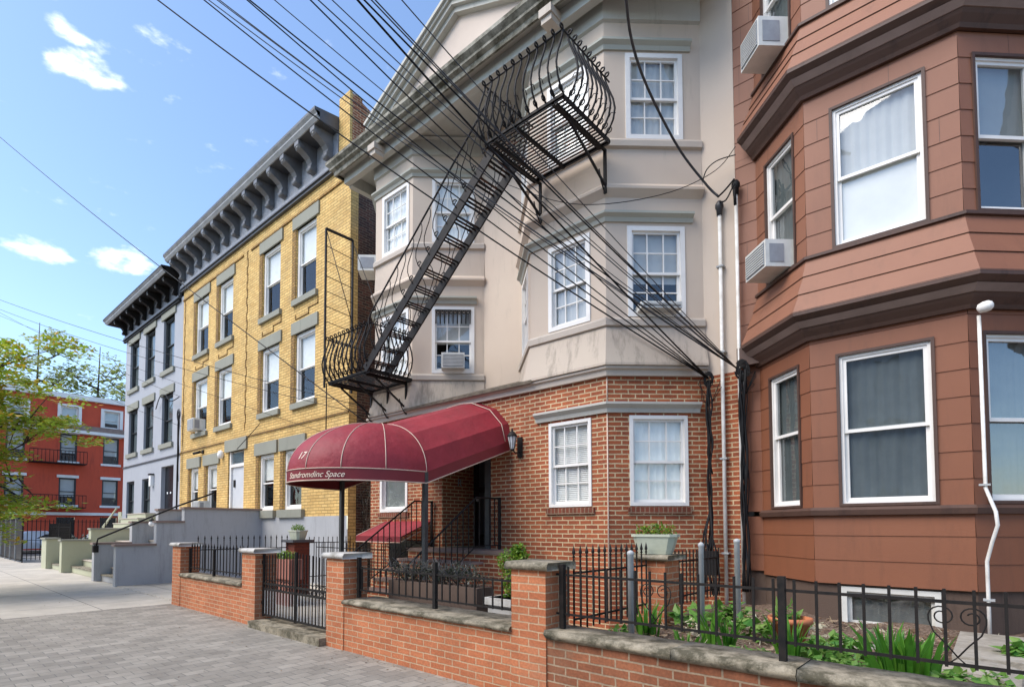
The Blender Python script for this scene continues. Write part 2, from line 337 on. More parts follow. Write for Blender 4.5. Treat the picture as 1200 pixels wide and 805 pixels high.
    def mold(s, path, prof, mi=0, caps=True):
        """sweep a profile [(offset outward, z)] along a plan path with mitred corners"""
        n = len(path); dirs = []
        for i in range(n - 1):
            dx, dy = path[i + 1][0] - path[i][0], path[i + 1][1] - path[i][1]; L = math.hypot(dx, dy); dirs.append((dx / L, dy / L))
        ms = []
        for i in range(n):
            if i == 0: d = dirs[0]; ms.append((d[1], -d[0]))
            elif i == n - 1: d = dirs[-1]; ms.append((d[1], -d[0]))
            else:
                a, b = dirs[i - 1], dirs[i]; n1 = (a[1], -a[0]); n2 = (b[1], -b[0]); k = 1 + n1[0] * n2[0] + n1[1] * n2[1]
                ms.append(((n1[0] + n2[0]) / k, (n1[1] + n2[1]) / k))
        v = []
        for (p, m) in zip(path, ms):
            for (o, z) in prof: v.append((p[0] + m[0] * o, p[1] + m[1] * o, z))
        k = len(prof); f = []
        for i in range(n - 1):
            for j in range(k - 1): f.append((i * k + j, (i + 1) * k + j, (i + 1) * k + j + 1, i * k + j + 1))
        if caps: f.append(tuple(range(k))); f.append(tuple((n - 1) * k + j for j in range(k))[::-1])
        s.mesh(v, f, mi=mi); return s
    def make(s, name):
        me = bpy.data.meshes.new(name); me.from_pydata(s.v, [], s.f); me.update()
        me.polygons.foreach_set('use_smooth', s.sm)
        me.polygons.foreach_set('material_index', s.mi)
        uv = me.uv_layers.new(name='UVMap'); d = uv.data
        for p in me.polygons:
            n = p.normal
            if abs(n.z) > .75:
                for li in p.loop_indices:
                    c = me.vertices[me.loops[li].vertex_index].co; d[li].uv = (c.x, c.y)
            else:
                t = Vector((-n.y, n.x)); t.normalize()
                for li in p.loop_indices:
                    c = me.vertices[me.loops[li].vertex_index].co; d[li].uv = (c.x * t.x + c.y * t.y, c.z)
        return me

WO = {}   # world offset of each object made by ob()/thing()
def props(o, label=None, cat=None, group=None, kind=None):
    if label: o['label'] = label
    if cat: o['category'] = cat
    if group: o['group'] = group
    if kind: o['kind'] = kind
    return o
def thing(name, loc, label=None, cat=None, group=None, rotz=0, kind=None):
    o = bpy.data.objects.new(name, None); o.empty_display_size = .2; col.objects.link(o)
    o.location = loc; o.rotation_euler = (0, 0, rotz); WO[o] = Vector(loc)
    return props(o, label, cat, group, kind)
def ob(name, mb, mats, parent=None, label=None, cat=None, group=None, kind=None, local=False, loc=None, rotz=0):
    """link a mesh; mb in world coordinates unless local"""
    me = mb if isinstance(mb, bpy.types.Mesh) else mb.make(name)
    if not isinstance(mats, (list, tuple)): mats = [mats]
    if len(me.materials) == 0:
        for m in mats: me.materials.append(M[m] if isinstance(m, str) else m)
    o = bpy.data.objects.new(name, me); col.objects.link(o)
    base = WO.get(parent, Vector((0, 0, 0))) if parent else Vector((0, 0, 0))
    if parent: o.parent = parent
    if local:
        if loc is not None: o.location = Vector(loc)
        o.rotation_euler = (0, 0, rotz); WO[o] = base
    else:
        if parent is None:
            # origin at the bottom centre of the mesh
            xs = [v.co.x for v in me.vertices]; ys = [v.co.y for v in me.vertices]; zs = [v.co.z for v in me.vertices]
            c = Vector(((min(xs) + max(xs)) / 2, (min(ys) + max(ys)) / 2, min(zs)))
            me.transform(Matrix.Translation(-c)); o.location = c; WO[o] = c
        else:
            me.transform(Matrix.Translation(-base)); WO[o] = base
    return props(o, label, cat, group, kind)
def copytree(o, parent=None, loc=None, rotz=None):
    c = o.copy(); col.objects.link(c); c.parent = parent
    if loc is not None: c.location = loc
    if rotz is not None: c.rotation_euler = (0, 0, rotz)
    for ch in list(o.children): copytree(ch, c)
    return c
def arc(cx, cz, r, a0, a1, n): return [(cx + r * math.cos(R(a0 + (a1 - a0) * i / n)), cz + r * math.sin(R(a0 + (a1 - a0) * i / n))) for i in range(n + 1)]

# ------------------------------------------------------------------ windows
_wc = {}
def window(parent, x, y, z, ang, w, h, grid=(3, 2), grid2=None, blind='blind', bfrac=1.0, low=None, inset=.03, cas=.07, proud=.02, mat='white', glass='glass', raised=0, split=.5, darkframe=0, slats=False, label=None):
    """double-hung sash window. x,y,z = bottom centre of the opening on the wall face; ang = wall direction"""
    key = (round(w, 3), round(h, 3), grid, grid2, blind, bfrac, low, inset, cas, proud, mat, glass, raised, split, darkframe, slats)
    base = WO[parent]
    loc = Vector((x, y, z)) - base
    if key in _wc:
        o = copytree(_wc[key], parent, loc, R(ang)); return o
    def frame(mb, x0, z0, x1, z1, t, ya, yb, tb=None):
        tb = tb or t
        mb.box(x0, ya, z0, x1, yb, z0 + tb); mb.box(x0, ya, z1 - t, x1, yb, z1)
        mb.box(x0, ya, z0 + tb, x0 + t, yb, z1 - t); mb.box(x1 - t, ya, z0 + tb, x1, yb, z1 - t)
    W = w / 2
    mb = MB(); frame(mb, -W, 0, W, h, cas, -proud, .10)
    o = ob('window', mb, mat, parent, local=True, loc=loc, rotz=R(ang)); WO[o] = Vector((0, 0, 0))
    iw = W - cas + .002; zb, zt = cas - .002, h - cas + .002; zm = zb + (zt - zb) * split
    t = .038
    up = MB(); frame(up, -iw, zm - t, iw, zt, t, .022, .050)
    lo_ = MB(); frame(lo_, -iw, zb + raised, iw, zm + .012 + raised, t, .054, .082, .05)
    def munt(mb, g, z0, z1, ya, yb):
        if not g: return
        c, r = g
        for i in range(1, c): xx = -iw + 2 * iw * i / c; mb.box(xx - .009, ya, z0, xx + .009, yb, z1)
        for i in range(1, r): zz = z0 + (z1 - z0) * i / r; mb.box(-iw + t, ya + .001, zz - .009, iw - t, yb + .001, zz + .009)
    munt(up, grid, zm, zt - t, .026, .040); munt(lo_, grid if grid2 is None else grid2, zb + raised + .05, zm + raised - .02, .058, .072)
    ob('sash', up, mat, o, local=True); ob('sash', lo_, mat, o, local=True)
    g = MB(); e_ = iw - t * .5
    g.face([(-e_, .045, zm), (e_, .045, zm), (e_, .045, zt - t * .5), (-e_, .045, zt - t * .5)])
    ob('pane', g, glass, o, local=True); g = MB(); g.face([(-e_, .077, zb + raised + .02), (e_, .077, zb + raised + .02), (e_, .077, zm), (-e_, .077, zm)])
    ob('pane', g, glass, o, local=True)
    if bfrac > 0:
        z0 = zt - (zt - zb) * bfrac
        b = MB()
        if slats:
            n = int((zt - z0) / .03)
            for i in range(n):
                zz = z0 + (zt - z0) * (i + .5) / n
                b.mesh([(-iw, .092, zz - .015), (iw, .092, zz - .015), (iw, .108, zz + .013), (-iw, .108, zz + .013)], [(0, 1, 2, 3)])
            b.face([(-iw, .112, z0), (iw, .112, z0), (iw, .112, zt), (-iw, .112, zt)])
        else:
            n = 26; fr = bfrac > .9
            v = []; f = []
            for i in range(n + 1):
                xx = -iw + 2 * iw * i / n; yy = .104 + (.010 * math.sin(i * 1.9) + .005 * math.sin(i * .7 + 1) if fr else 0)
                v += [(xx, yy, z0), (xx, yy, zt)]
            for i in range(n): f.append((2 * i, 2 * i + 2, 2 * i + 3, 2 * i + 1))
            b.mesh(v, f, True)
        ob('blind', b, blind, o, local=True)
    if low:
        b = MB(); b.face([(-iw, .087, zb), (iw, .087, zb), (iw, .087, zm - .01), (-iw, .087, zm - .01)]); ob('shade', b, low, o, local=True)
    rm = MB(); D = .55  # backing box behind the panes, coloured near-black for the unlit room's shade
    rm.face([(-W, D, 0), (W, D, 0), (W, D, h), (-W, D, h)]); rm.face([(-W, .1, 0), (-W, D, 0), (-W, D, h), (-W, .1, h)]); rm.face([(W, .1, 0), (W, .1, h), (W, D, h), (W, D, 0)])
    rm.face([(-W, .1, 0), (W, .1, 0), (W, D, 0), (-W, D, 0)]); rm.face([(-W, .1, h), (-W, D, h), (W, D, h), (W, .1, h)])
    ob('dark_backing_box', rm, 'room', o, local=True)
    if darkframe:
        d = MB(); e = darkframe; frame(d, -W - e, -e * .6, W + e, h + e, e + .004, -.026, .03)
        ob('frame_surround', d, 'darkbrown', o, local=True)
    _wc[key] = o
    return o

def ac_unit(x, y, z, ang, label, w=.50, h=.36, d=.42, back='acgrille', group='air conditioners in the windows'):
    t = thing('air_conditioner', (x, y, z), label, 'air conditioner', group, R(ang))
    b = MB(); e = .02
    b.box(-w / 2, -d, 0, w / 2, .1, h); ob('casing', b, 'offwhite', t, local=True)
    b = MB(); b.box(-w / 2 + .03, -d - .012, .03, w / 2 - .03, -d - .002, h - .03)
    ob('rear_grille', b, back, t, local=True)
    b = MB()
    for i in range(9):
        zz = .045 + (h - .09) * i / 8; b.box(-w / 2 + .03, -d - .02, zz - .005, w / 2 - .03, -d - .0125, zz + .005)
    ob('grille_fins', b, 'offwhite', t, local=True)
    for s in (-1, 1):
        b = MB(); xs = s * (w / 2 + .001); b.box(min(xs, xs + s * .006), -d + .05, .06, max(xs, xs + s * .006), -min(.12, d * .4), h - min(.06, h * .3)); ob('side_vent', b, back, t, local=True)
    return t

# ------------------------------------------------------------------ TAN BUILDING
YF, YM = 7.5, 8.576
S45 = YM - YF
tan = thing('apartment_building', (-7.3, 8.2, 0), 'tan stucco row house over red brick ground floor, with two bays and a gable', 'building')
LB = [(-10.18 - S45, YM), (-10.18, YF), (-8.88, YF), (-8.88 + S45, YM)]
RB = [(-5.74 - S45, YM), (-5.74, YF), (-4.29, YF), (-4.29 + S45, YM)]
def hole(uc, w, z0, z1): return (uc - w / 2, uc + w / 2, z0, z1)
ZB, ZT = 3.96, 9.98
mb = MB()
L45 = S45 * math.sqrt(2)
H2 = (4.83, 6.25); H3 = (7.64, 9.02)
wf = .92
# left bay
mb.wall(LB[0], LB[1], ZB, ZT, [hole(.72, .8, *H3)])
mb.wall(LB[1], LB[2], ZB, ZT, [hole(.72, .92, *H2), hole(.72, .92, *H3)])
mb.wall(LB[2], LB[3], ZB, ZT, [hole(.86, .90, *H2), hole(.86, .90, *H3)])
# between, right bay
mb.wall(LB[3], RB[0], ZB, ZT)
mb.wall(RB[0], RB[1], ZB, ZT, [hole(L45 - .78, .84, *H2), hole(L45 - .78, .84, *H3)])
mb.wall(RB[1], RB[2], ZB, ZT, [hole(.775, .80, *H2), hole(.775, .80, *H3)])
mb.wall(RB[2], RB[3], ZB, ZT, [hole(.785, .90, *H2), hole(.785, .90, *H3)])
mb.wall(RB[3], (-2.72, YM), 3.9, ZT)
mb.wall((-11.42, YM), LB[0], ZB, ZT)
mb.wall((-11.42, 16), (-11.42, YM), 0, ZT); mb.wall((-2.72, YM), (-2.72, 16), 0, ZT); mb.wall((-2.72, 16), (-11.42, 16), 0, ZT)
ob('stucco_wall', mb, 'stucco', tan)
def bayseg(B, k, u): a, b = B[k], B[k + 1]; L = math.hypot(b[0] - a[0], b[1] - a[1]); return a[0] + (b[0] - a[0]) * u / L, a[1] + (b[1] - a[1]) * u / L
# windows
def bw(B, k, u, w, hz, ang, **kw):
    x, y = bayseg(B, k, u); return window(tan, x, y, hz[0], ang, w, hz[1] - hz[0], **kw)
bw(LB, 0, .72, .8, H3, -45, blind='shade')
bw(LB, 1, .72, .92, H3, 0, blind='brightblind')
bw(LB, 1, .72, .92, H2, 0, blind='brightblind')
bw(LB, 2, .86, .90, H3, 45, blind='brightblind')
bw(LB, 2, .86, .90, H2, 45, blind='shade', bfrac=.55)
bw(RB, 0, L45 - .78, .84, H2, -45, blind='shade')
bw(RB, 0, L45 - .78, .84, H3, -45, blind='shade')
bw(RB, 1, .775, .80, H2, 0, blind='shade', bfrac=1.0)
bw(RB, 1, .775, .80, H3, 0, blind='brightblind')
bw(RB, 2, .785, .90, H2, 45, blind='shade', bfrac=.62)
bw(RB, 2, .785, .90, H3, 45, blind='shade', bfrac=1.0)
# the ornamental iron guard in the left bay's lower window
bx, by = bayseg(LB, 2, .86)
g = MB()
gx = lambda u: (bx + (u) * .7071, by + u * .7071)
n = (.7071, -.7071)
for i in range(9):
    u = -.36 + .09 * i; p = gx(u); g.tube([(p[0] + n[0] * .035, p[1] + n[1] * .035, z) for z in (5.88, 6.02 + .02 * (i % 2), 6.17)], .012, 5)
for i in range(8):
    u = -.315 + .09 * i; p = gx(u)
    g.tube([(p[0] + n[0] * .035 + .7071 * .03 * math.cos(a), p[1] + n[1] * .035 + .7071 * .03 * math.cos(a), 6.12 + .03 * math.sin(a)) for a in [k * math.pi / 4 for k in range(8)]], .007, 4, closed=True)
p, q = gx(-.38), gx(.38)
g.bar((p[0] + n[0] * .035, p[1] + n[1] * .035, 6.17), (q[0] + n[0] * .035, q[1] + n[1] * .035, 6.17), .02)
ob('window_guard', g, 'iron', tan)
# sill bands, floor ledges, lintel mouldings
for B in (LB, RB):
    mb = MB(); mb.mold(B, [(0, 4.66), (.055, 4.68), (.055, 4.77), (.03, 4.81), (0, 4.81)]); ob('sill_band', mb, 'stuccotrim', tan)
    mb = MB(); mb.mold(B, [(0, 7.48), (.055, 7.50), (.055, 7.59), (.03, 7.63), (0, 7.63)]); ob('sill_band', mb, 'stuccotrim', tan)
    mb = MB(); mb.mold(B, [(0, 6.70), (.10, 6.80), (.10, 6.84), (.02, 6.92), (0, 7.5)], caps=True); ob('floor_ledge', mb, 'stucco', tan)
    mb = MB(); mb.mold(B, [(.003, 4.04), (.14, 4.045), (.14, 4.08), (.07, 4.40), (.02, 4.66), (.003, 4.66)]); ob('flared_skirt', mb, 'skirt', tan)
    for zt in (6.31, 9.06):
        # lintel moulding runs across the front and part of each side face
        pth = [bayseg(B, 0, L45 - 1.25)[:2], B[1], B[2], bayseg(B, 2, 1.36)[:2]]
        mb = MB(); mb.mold(pth, [(0, zt), (.03, zt), (.05, zt + .06), (.11, zt + .10), (.11, zt + .135), (0, zt + .15)]); ob('lintel', mb, 'greentrim', tan)
    mb = MB(); mb.mold(B, [(0, 9.52), (.05, 9.54), (.05, 9.86), (.09, 9.90), (0, 9.96)]); ob('frieze_band', mb, 'gablegrey', tan)
# band below everything following the lower floor
LOWP = [(-11.30, YM), (-10.30, YF), (-4.29, YF), (-3.216, YM), (-2.72, YM)]
mb = MB(); mb.mold(LOWP[:4], [(.002, 3.90), (.06, 3.90), (.07, 3.98), (.11, 4.0), (.11, 4.04), (.002, 4.04)]); ob('string_course', mb, 'stuccotrim', tan)
# small lean-to roof between the bays
mb = MB(); pts = [(-8.95, YF - .16, 4.06), (-5.62, YF - .16, 4.06), (-6.85, YM, 4.50), (-7.8, YM, 4.50)]
mb.face(pts); mb.face([(p[0], p[1], p[2] - .05) for p in pts][::-1])
for i in range(4): a, b = pts[i], pts[(i + 1) % 4]; mb.face([(a[0], a[1], a[2] - .05), (b[0], b[1], b[2] - .05), b, a])
ob('porch_roof', mb, 'roofstrip', tan)
# brick ground floor
mb = MB()
DW = (-7.95, -6.67)    # entrance recess
mb.wall(LOWP[0], LOWP[1], 0, 3.9)
mb.wall((-10.30, YF), (-6.1, YF), 0, 3.9, [(10.30 - 9.94, 10.30 - 9.0, 1.92, 3.30), (10.30 - 7.95, 10.30 - 6.67, 1.2, 3.45)], rev=.0)
mb.wall((-6.1, YF), (-4.29, YF), 0, 3.9, [(6.1 - 5.37, 6.1 - 4.57, 1.92, 3.30)])
mb.wall((-4.29, YF), (-3.216, YM), 0, 3.9, [hole(.785, .90, 1.92, 3.30)])
mb.wall((-3.216, YM), (-2.722, YM), 0, 3.9)
# reveal of the left window and the recess side walls
mb.wall((-7.95, YF + 0.9), (-7.95, YF), 1.2, 3.45); mb.wall((-6.67, YF), (-6.67, YF + .9), 1.2, 3.45)
mb.v = mb.v; ob('brick_wall', mb, 'redbrick', tan)
# flip: recess sides face inward
mb = MB(); mb.face([(-7.95, YF, 1.2), (-7.95, YF + .9, 1.2), (-7.95, YF + .9, 3.45), (-7.95, YF, 3.45)]); mb.face([(-6.67, YF + .9, 1.2), (-6.67, YF, 1.2), (-6.67, YF, 3.45), (-6.67, YF + .9, 3.45)])
me_ = mb
mb = MB(); mb.box(-7.95, YF, 3.45, -6.67, YF + .9, 3.5); mb.box(-7.95, YF, 1.1, -6.67, YF + .95, 1.2); ob('recess_lining', mb, 'roof', tan)
mb = MB(); mb.box(-6.80, YF - .02, 1.2, -6.668, YF + .14, 3.45); ob('door_post', mb, 'blackpost', tan)
d = MB(); d.box(-7.95, YF + .9, 1.2, -6.67, YF + .95, 3.45); d = ob('door', d, 'door', tan)
k = MB(); k.lathe((-7.80, YF + .86, 2.15), [(.0, -.03), (.03, -.02), (.03, .02), (.0, .03)], 10); ob('handle', k, 'galv', d)
for ins in ((-7.78, -7.40), (-7.24, -6.86)):
    k = MB(); k.box(ins[0], YF + .885, 1.45, ins[1], YF + .898, 2.3); k.box(ins[0], YF + .885, 2.42, ins[1], YF + .898, 3.2); ob('door_panel', k, 'room', d)
window(tan, (-9.94 - 9.0) / 2, YF, 1.92, 0, .94, 1.38, grid=(3, 2), grid2=False, blind='blind', bfrac=.38, low='dshade', glass='glass', split=.62)
window(tan, -4.97, YF, 1.92, 0, .80, 1.38, cas=.05, blind='brightblind', slats=True)
x, y = bayseg([(-4.29, YF), (-3.216, YM)], 0, .785)
window(tan, x, y, 1.92, 45, .90, 1.38, cas=.055, blind='brightblind', inset=.02)
# brick sills (soldier headers)
for (p0, p1) in (((-5.42, YF), (-4.52, YF)), ((-9.99, YF), (-8.95, YF)), (bayseg([(-4.29, YF), (-3.216, YM)], 0, .30), bayseg([(-4.29, YF), (-3.216, YM)], 0, 1.27))):
    mb = MB(); mb.mold([p0, p1], [(-.05, 1.805), (.035, 1.805), (.035, 1.90), (-.05, 1.918)]); ob('brick_sill', mb, 'sillbrick', tan)
# white lintel over the two right ground floor windows
mb = MB(); pth = [(-5.62, YF), (-4.29, YF), bayseg([(-4.29, YF), (-3.216, YM)], 0, 1.42)]
mb.mold(pth, [(0, 3.34), (.04, 3.34), (.055, 3.40), (.12, 3.455), (.12, 3.49), (0, 3.50)]); ob('lintel', mb, 'gablegrey', tan)
# light mortar line at the bay corner
mb = MB(); mb.tube([(-4.290, YF - .001, .2), (-4.290, YF - .001, 3.34)], .011, 6); mb.tube([(-4.290, YF - .001, 3.50), (-4.290, YF - .001, 3.9)], .011, 6); ob('corner_mortar', mb, 'piping', tan)
# cornice and gable
XC = -7.2; YE = 6.9; X0, X1 = -11.25, -2.75; GL, GR = -9.85, -4.55
mb = MB()
mb.box(X0 + .1, YE + .14, 9.93, X1 - .05, YM + .3, 9.97)      # soffit
ob('soffit', mb, 'gablegrey', tan)
mb = MB(); mb.box(X0 + .22, YE + .30, 9.70, X1 - .02, YE + .44, 9.925); mb.box(X0 + .22, YE + .441, 9.66, X0 + .36, YM + .3, 9.925); ob('bed_moulding', mb, 'gablegrey', tan)
mb = MB(); mb.mold([(X0 + .12, 16), (X0 + .12, YE + .12), (X1, YE + .12)], [(-.02, 9.84), (.02, 9.84), (.03, 9.93), (.10, 9.97), (.10, 10.02), (.17, 10.09), (.17, 10.16), (0, 10.20), (-.3, 10.20), (-.3, 9.97)]); ob('cornice', mb, 'cornice', tan)
for bx_ in (-9.6, -5.0):
    mb = MB(); mb.box(bx_ - .12, YE + .02, 9.72, bx_ + .12, YE + .34, 9.85); mb.box(bx_ - .10, YE + .06, 9.62, bx_ + .10, YE + .30, 9.72); ob('corbel', mb, 'stuccotrim', tan)
apx = (XC, 11.41); GB = 10.19
def rk(dx0, o0, o1, y0, y1, mbx, tp=0):
    """a raked strip parallel to the gable slope, both sides; o = offset above the slope line"""
    for sgn in (-1, 1):
        xe = XC + sgn * (XC - X0 if sgn < 0 else X1 - XC)
        xe = GL if sgn < 0 else GR
        a = Vector((xe, 0, GB)); b = Vector((apx[0], 0, apx[1])); 
        z = lambda o: Vector((0, 0, o))
        P = [a + z(o0), b + z(o0), b + z(o1), a + z(o1)]
        v = [(p.x, y0, p.z) for p in P] + [(p.x, y1, p.z) for p in P]
        mbx.mesh(v, [(0, 1, 2, 3), (7, 6, 5, 4), (0, 4, 5, 1), (1, 5, 6, 2), (2, 6, 7, 3), (3, 7, 4, 0)])
mb = MB(); rk(0, .0, .085, YE + .10, YE + .50, mb); rk(0, .086, .15, YE + .05, YE + .50, mb); rk(0, .151, .22, YE - .0, YE + .5, mb); rk(0, -.10, -.001, YE + .18, YE + .5, mb)
ob('raking_cornice', mb, 'gablegrey', tan)
mb = MB(); mb.face([(GL, YE + .30, GB), (GR, YE + .30, GB), (apx[0], YE + .30, apx[1])]); ob('gable', mb, 'gable', tan)
mb = MB(); mb.face([(GL, YE + .45, GB + .15), (apx[0], YE + .45, apx[1] + .18), (apx[0], 16, apx[1] + .18), (GL, 16, GB + .15)]); mb.face([(GR, YE + .45, GB + .15), (GR, 16, GB + .15), (apx[0], 16, apx[1] + .18), (apx[0], YE + .45, apx[1] + .18)]); mb.box(X0 + .1, YE + .4, 10.02, X1, 16, 10.18); ob('roof', mb, 'roof', tan)
# "R" marks inside the entrance
def textmesh(s, size, ext=.002, shear=0, bold=0):
    cu = bpy.data.curves.new('lettering', 'FONT'); cu.body = s; cu.size = size; cu.extrude = ext; cu.shear = shear; cu.offset = bold
    o = bpy.data.objects.new('tmp', cu); col.objects.link(o); bpy.context.view_layer.update()
    dg = bpy.context.evaluated_depsgraph_get(); me = bpy.data.meshes.new_from_object(o.evaluated_get(dg))
    bpy.data.objects.remove(o); return me
me = textmesh('R', .22)
me.transform(Matrix.Translation((-7.948, YF + .42, 2.42)) @ Matrix.Rotation(R(90), 4, 'Z') @ Matrix.Rotation(R(90), 4, 'X'))
me.transform(Matrix.Translation(-WO[tan])); o = bpy.data.objects.new('entrance_letter', me); me.materials.append(M['acgrille']); col.objects.link(o); o.parent = tan

# ------------------------------------------------------------------ BROWN BUILDING
BY = 7.778; BX = (-1.634, -.17)
brown = thing('sided_house', (-.5, 8.6, 0), 'reddish brown sided house with angled bay and dark brown cornices', 'building')
BP = [(-2.43, YM), (BX[0], BY), (BX[1], BY), (BX[1] + .80, BY + .80 * 1.05)]
END = (BP[3][0] + 2.2, BP[3][1])
LL = math.hypot(.796, .798)
def bseg(k, u): return bayseg(BP, k, u)
floors = [(1.82, 3.98, (1.86, 3.64), 'brown'), (4.92, 7.05, (4.97, 6.68), 'brown2'), (7.93, 10.3, (7.98, 9.75), 'brown2')]
for (za, zb, hz, mt) in floors:
    w = MB()
    cs = dict(course=.29, co=.008, zref=za, rev=.09)
    w.wall((-2.715, YM - .002), BP[0], za, zb, **cs)
    w.wall(BP[0], BP[1], za, zb, [(.27, .90, hz[0], hz[1])], **cs)
    w.wall(BP[1], BP[2], za, zb, [(.30, 1.16, hz[0], hz[1])], **cs)
    w.wall(BP[2], BP[3], za, zb, [(.17, .86, hz[0], hz[1])], **cs)
    w.wall(BP[3], END, za, zb, **cs)
    # staggered upright joints between the boards
    q = random.Random(int(za * 10))
    for (pa, pb, hh) in (((-2.715, YM - .002), BP[0], None), (BP[0], BP[1], (.27, .90)), (BP[1], BP[2], (.30, 1.16)), (BP[2], BP[3], (.17, .86)), (BP[3], END, None)):
        L_ = math.hypot(pb[0] - pa[0], pb[1] - pa[1]); dx, dy = (pb[0] - pa[0]) / L_, (pb[1] - pa[1]) / L_
        k = 0; z = za
        while z + .29 < zb:
            u = q.uniform(.05, L_ - .05)
            if not (hh and hh[0] - .06 < u < hh[1] + .06 and hz[0] - .1 < z + .15 < hz[1] + .1) and q.random() < .6:
                w.face([(pa[0] + dx * (u + a_) + dy * (o_ + .0015), pa[1] + dy * (u + a_) - dx * (o_ + .0015), zz) for a_, zz, o_ in ((0, z + .004, .008), (.004, z + .004, .008), (.004, z + .286, 0), (0, z + .286, 0))], mi=1)
            z += .29
    ob('siding', w, [mt, 'darkbrown'], brown)
    fh = hz[1] - hz[0]
    low = za < 2
    x, y = bseg(0, .585); window(brown, x, y, hz[0], -45, .63, fh, grid=None, blind='dshade', bfrac=1, glass='glassdark', cas=.036, proud=-.006, darkframe=.026, split=.55)
    x, y = bseg(1, .73); window(brown, x, y, hz[0], 0, .86, fh, grid=None, blind='dshade' if low else 'shade', bfrac=1, low=None if low else 'blind', cas=.036, proud=-.006, darkframe=.028, glass='glassdark' if low else 'glass', split=.5)
    x, y = bseg(2, .515); window(brown, x, y, hz[0], 46.4, .69, fh, grid=None, blind='dshade' if low else 'shade', bfrac=1 if low else .5, cas=.036, proud=-.006, darkframe=.028, glass='glassdark')
    # vertical siding joints, fine
allp = [(-2.715, YM), BP[0], BP[1], BP[2], BP[3], END]
bp_ = allp
# lower apron below the sill band
w = MB(); cs = dict(course=.29, co=.008, zref=.92)
w.wall((-2.715, YM - .002), BP[0], .98, 1.75, **cs)
for i in range(3): w.wall(BP[i], BP[i + 1], .93, 1.75, **cs)
w.wall(BP[3], END, .93, 1.75, **cs); ob('siding', w, 'brown', brown)
mb = MB(); mb.mold(BP + [END], [(0, 1.735), (.05, 1.74), (.06, 1.80), (.02, 1.835), (0, 1.835)]); ob('sill_band', mb, 'darkbrown', brown)
fp = [(p[0], p[1] + .04) for p in bp_]
mb = MB()
mb.wall(fp[0], fp[1], 0, .98); mb.wall(fp[1], fp[2], 0, .98); mb.wall(fp[2], fp[3], 0, .98, [(.26, 1.17, .40, .90)], rev=.12); mb.wall(fp[3], fp[4], 0, .98); mb.wall(fp[4], fp[5], 0, .98)
ob('foundation', mb, 'foundation', brown)
window(brown, BX[0] + .715, BY + .04, .40, 0, .91, .50, grid=None, blind='dshade', bfrac=1, cas=.055, mat='offwhite', glass='glassdark', split=.93)
for (za, zs_) in ((3.90, 4.93), (6.96, 7.94)):
    zt_ = za + .30
    # flared skirt siding
    pth = BP + [END]
    for j in range(3):
        a = j / 3; b = (j + 1) / 3; f = lambda t: .26 * (1 - t) ** 1.25 + .012
        zz = lambda t: zt_ + (zs_ - zt_) * t
        mb = MB(); mb.mold(pth, [(f(a) + (.014 if j else 0), zz(a)), (f(b), zz(b)), (f(b) - .02, zz(b)), (f(a) - .02, zz(a))], caps=True)
        ob('flared_skirt', mb, 'brown2', brown)
    mb = MB(); mb.mold(pth, [(.0, zt_ + .01), (.27, zt_ + .012), (.27, zt_ - .04), (.235, zt_ - .07), (.20, zt_ - .10), (.0, zt_ - .10)]); ob('cornice', mb, 'darkbrown', brown)
    mb = MB(); mb.mold(pth, [(.0, zt_ - .102), (.215, zt_ - .102), (.155, zt_ - .17), (.0, zt_ - .17)]); ob('cornice_band', mb, 'midbrown', brown)
    mb = MB(); mb.mold(pth, [(.0, zt_ - .172), (.145, zt_ - .172), (.12, zt_ - .21), (.07, zt_ - .27), (.05, zt_ - .31), (.0, zt_ - .31)]); ob('cornice', mb, 'darkbrown', brown)
    mb = MB(); mb.mold(pth, [(0, zs_ - .03), (.055, zs_ - .02), (.055, zs_ + .015), (0, zs_ + .03)]); ob('sill_band', mb, 'darkbrown', brown)
# end board of the cornices against the tan house
for za_, zb2 in ((3.98, 4.92), (7.05, 7.93)):
    w = MB(); w.wall((-2.715, YM - .002), BP[0], za_, zb2, course=.29, co=.008, zref=za_); ob('siding', w, 'brown2', brown)
mb = MB(); mb.mold([(-2.70, YM), (BP[0][0] + .04, BP[0][1] - .02)], [(0, 3.93), (.12, 3.93), (.12, 4.20), (0, 4.20)]); ob('cornice', mb, 'darkbrown', brown)
w = MB(); w.box(-2.70, YM + .6, 0, END[0], 16, 10.3); ob('rear_wall', w, 'foundation', brown)
mb = MB(); mb.mold(BP + [END], [(0, 10.2), (.35, 10.3), (.4, 10.6), (0, 10.65), (-1.5, 10.65)]); ob('roof', mb, 'darkbrown', brown)

# ------------------------------------------------------------------ YELLOW BUILDING
YY = 8.3
yel = thing('yellow_house', (-18.4, 10, 0), 'yellow brick row house with grey stone lintels and dark bracketed cornice', 'building')
yx = [(-23.2, -21.93), (-20.95, -19.73), (-17.45, -16.25), (-15.27, -14.12)]
y3 = (8.42, 10.62); y2 = (5.27, 7.38); y1 = (2.12, 3.92)
H = []
gx1 = [(-23.5, -22.64), (-21.84, -20.85), (-17.50, -16.49), (-15.85, -14.78)]
for a, b in yx: H += [(a + 24.6, b + 24.6, *y3), (a + 24.6, b + 24.6, *y2)]
for a, b in gx1: H.append((a + 24.6, b + 24.6, *y1))
DY = (-19.9, -18.62, 2.22, 4.25); H.append((DY[0] + 24.6, DY[1] + 24.6, DY[2], DY[3]))
mb = MB(); mb.wall((-24.6, YY), (-12.4, YY), 1.9, 11.7, H, rev=.18); mb.box(-24.6, YY + .02, 11.7, -12.94, YY + .5, 12.6); ob('brick_front', mb, 'yellowbrick', yel)
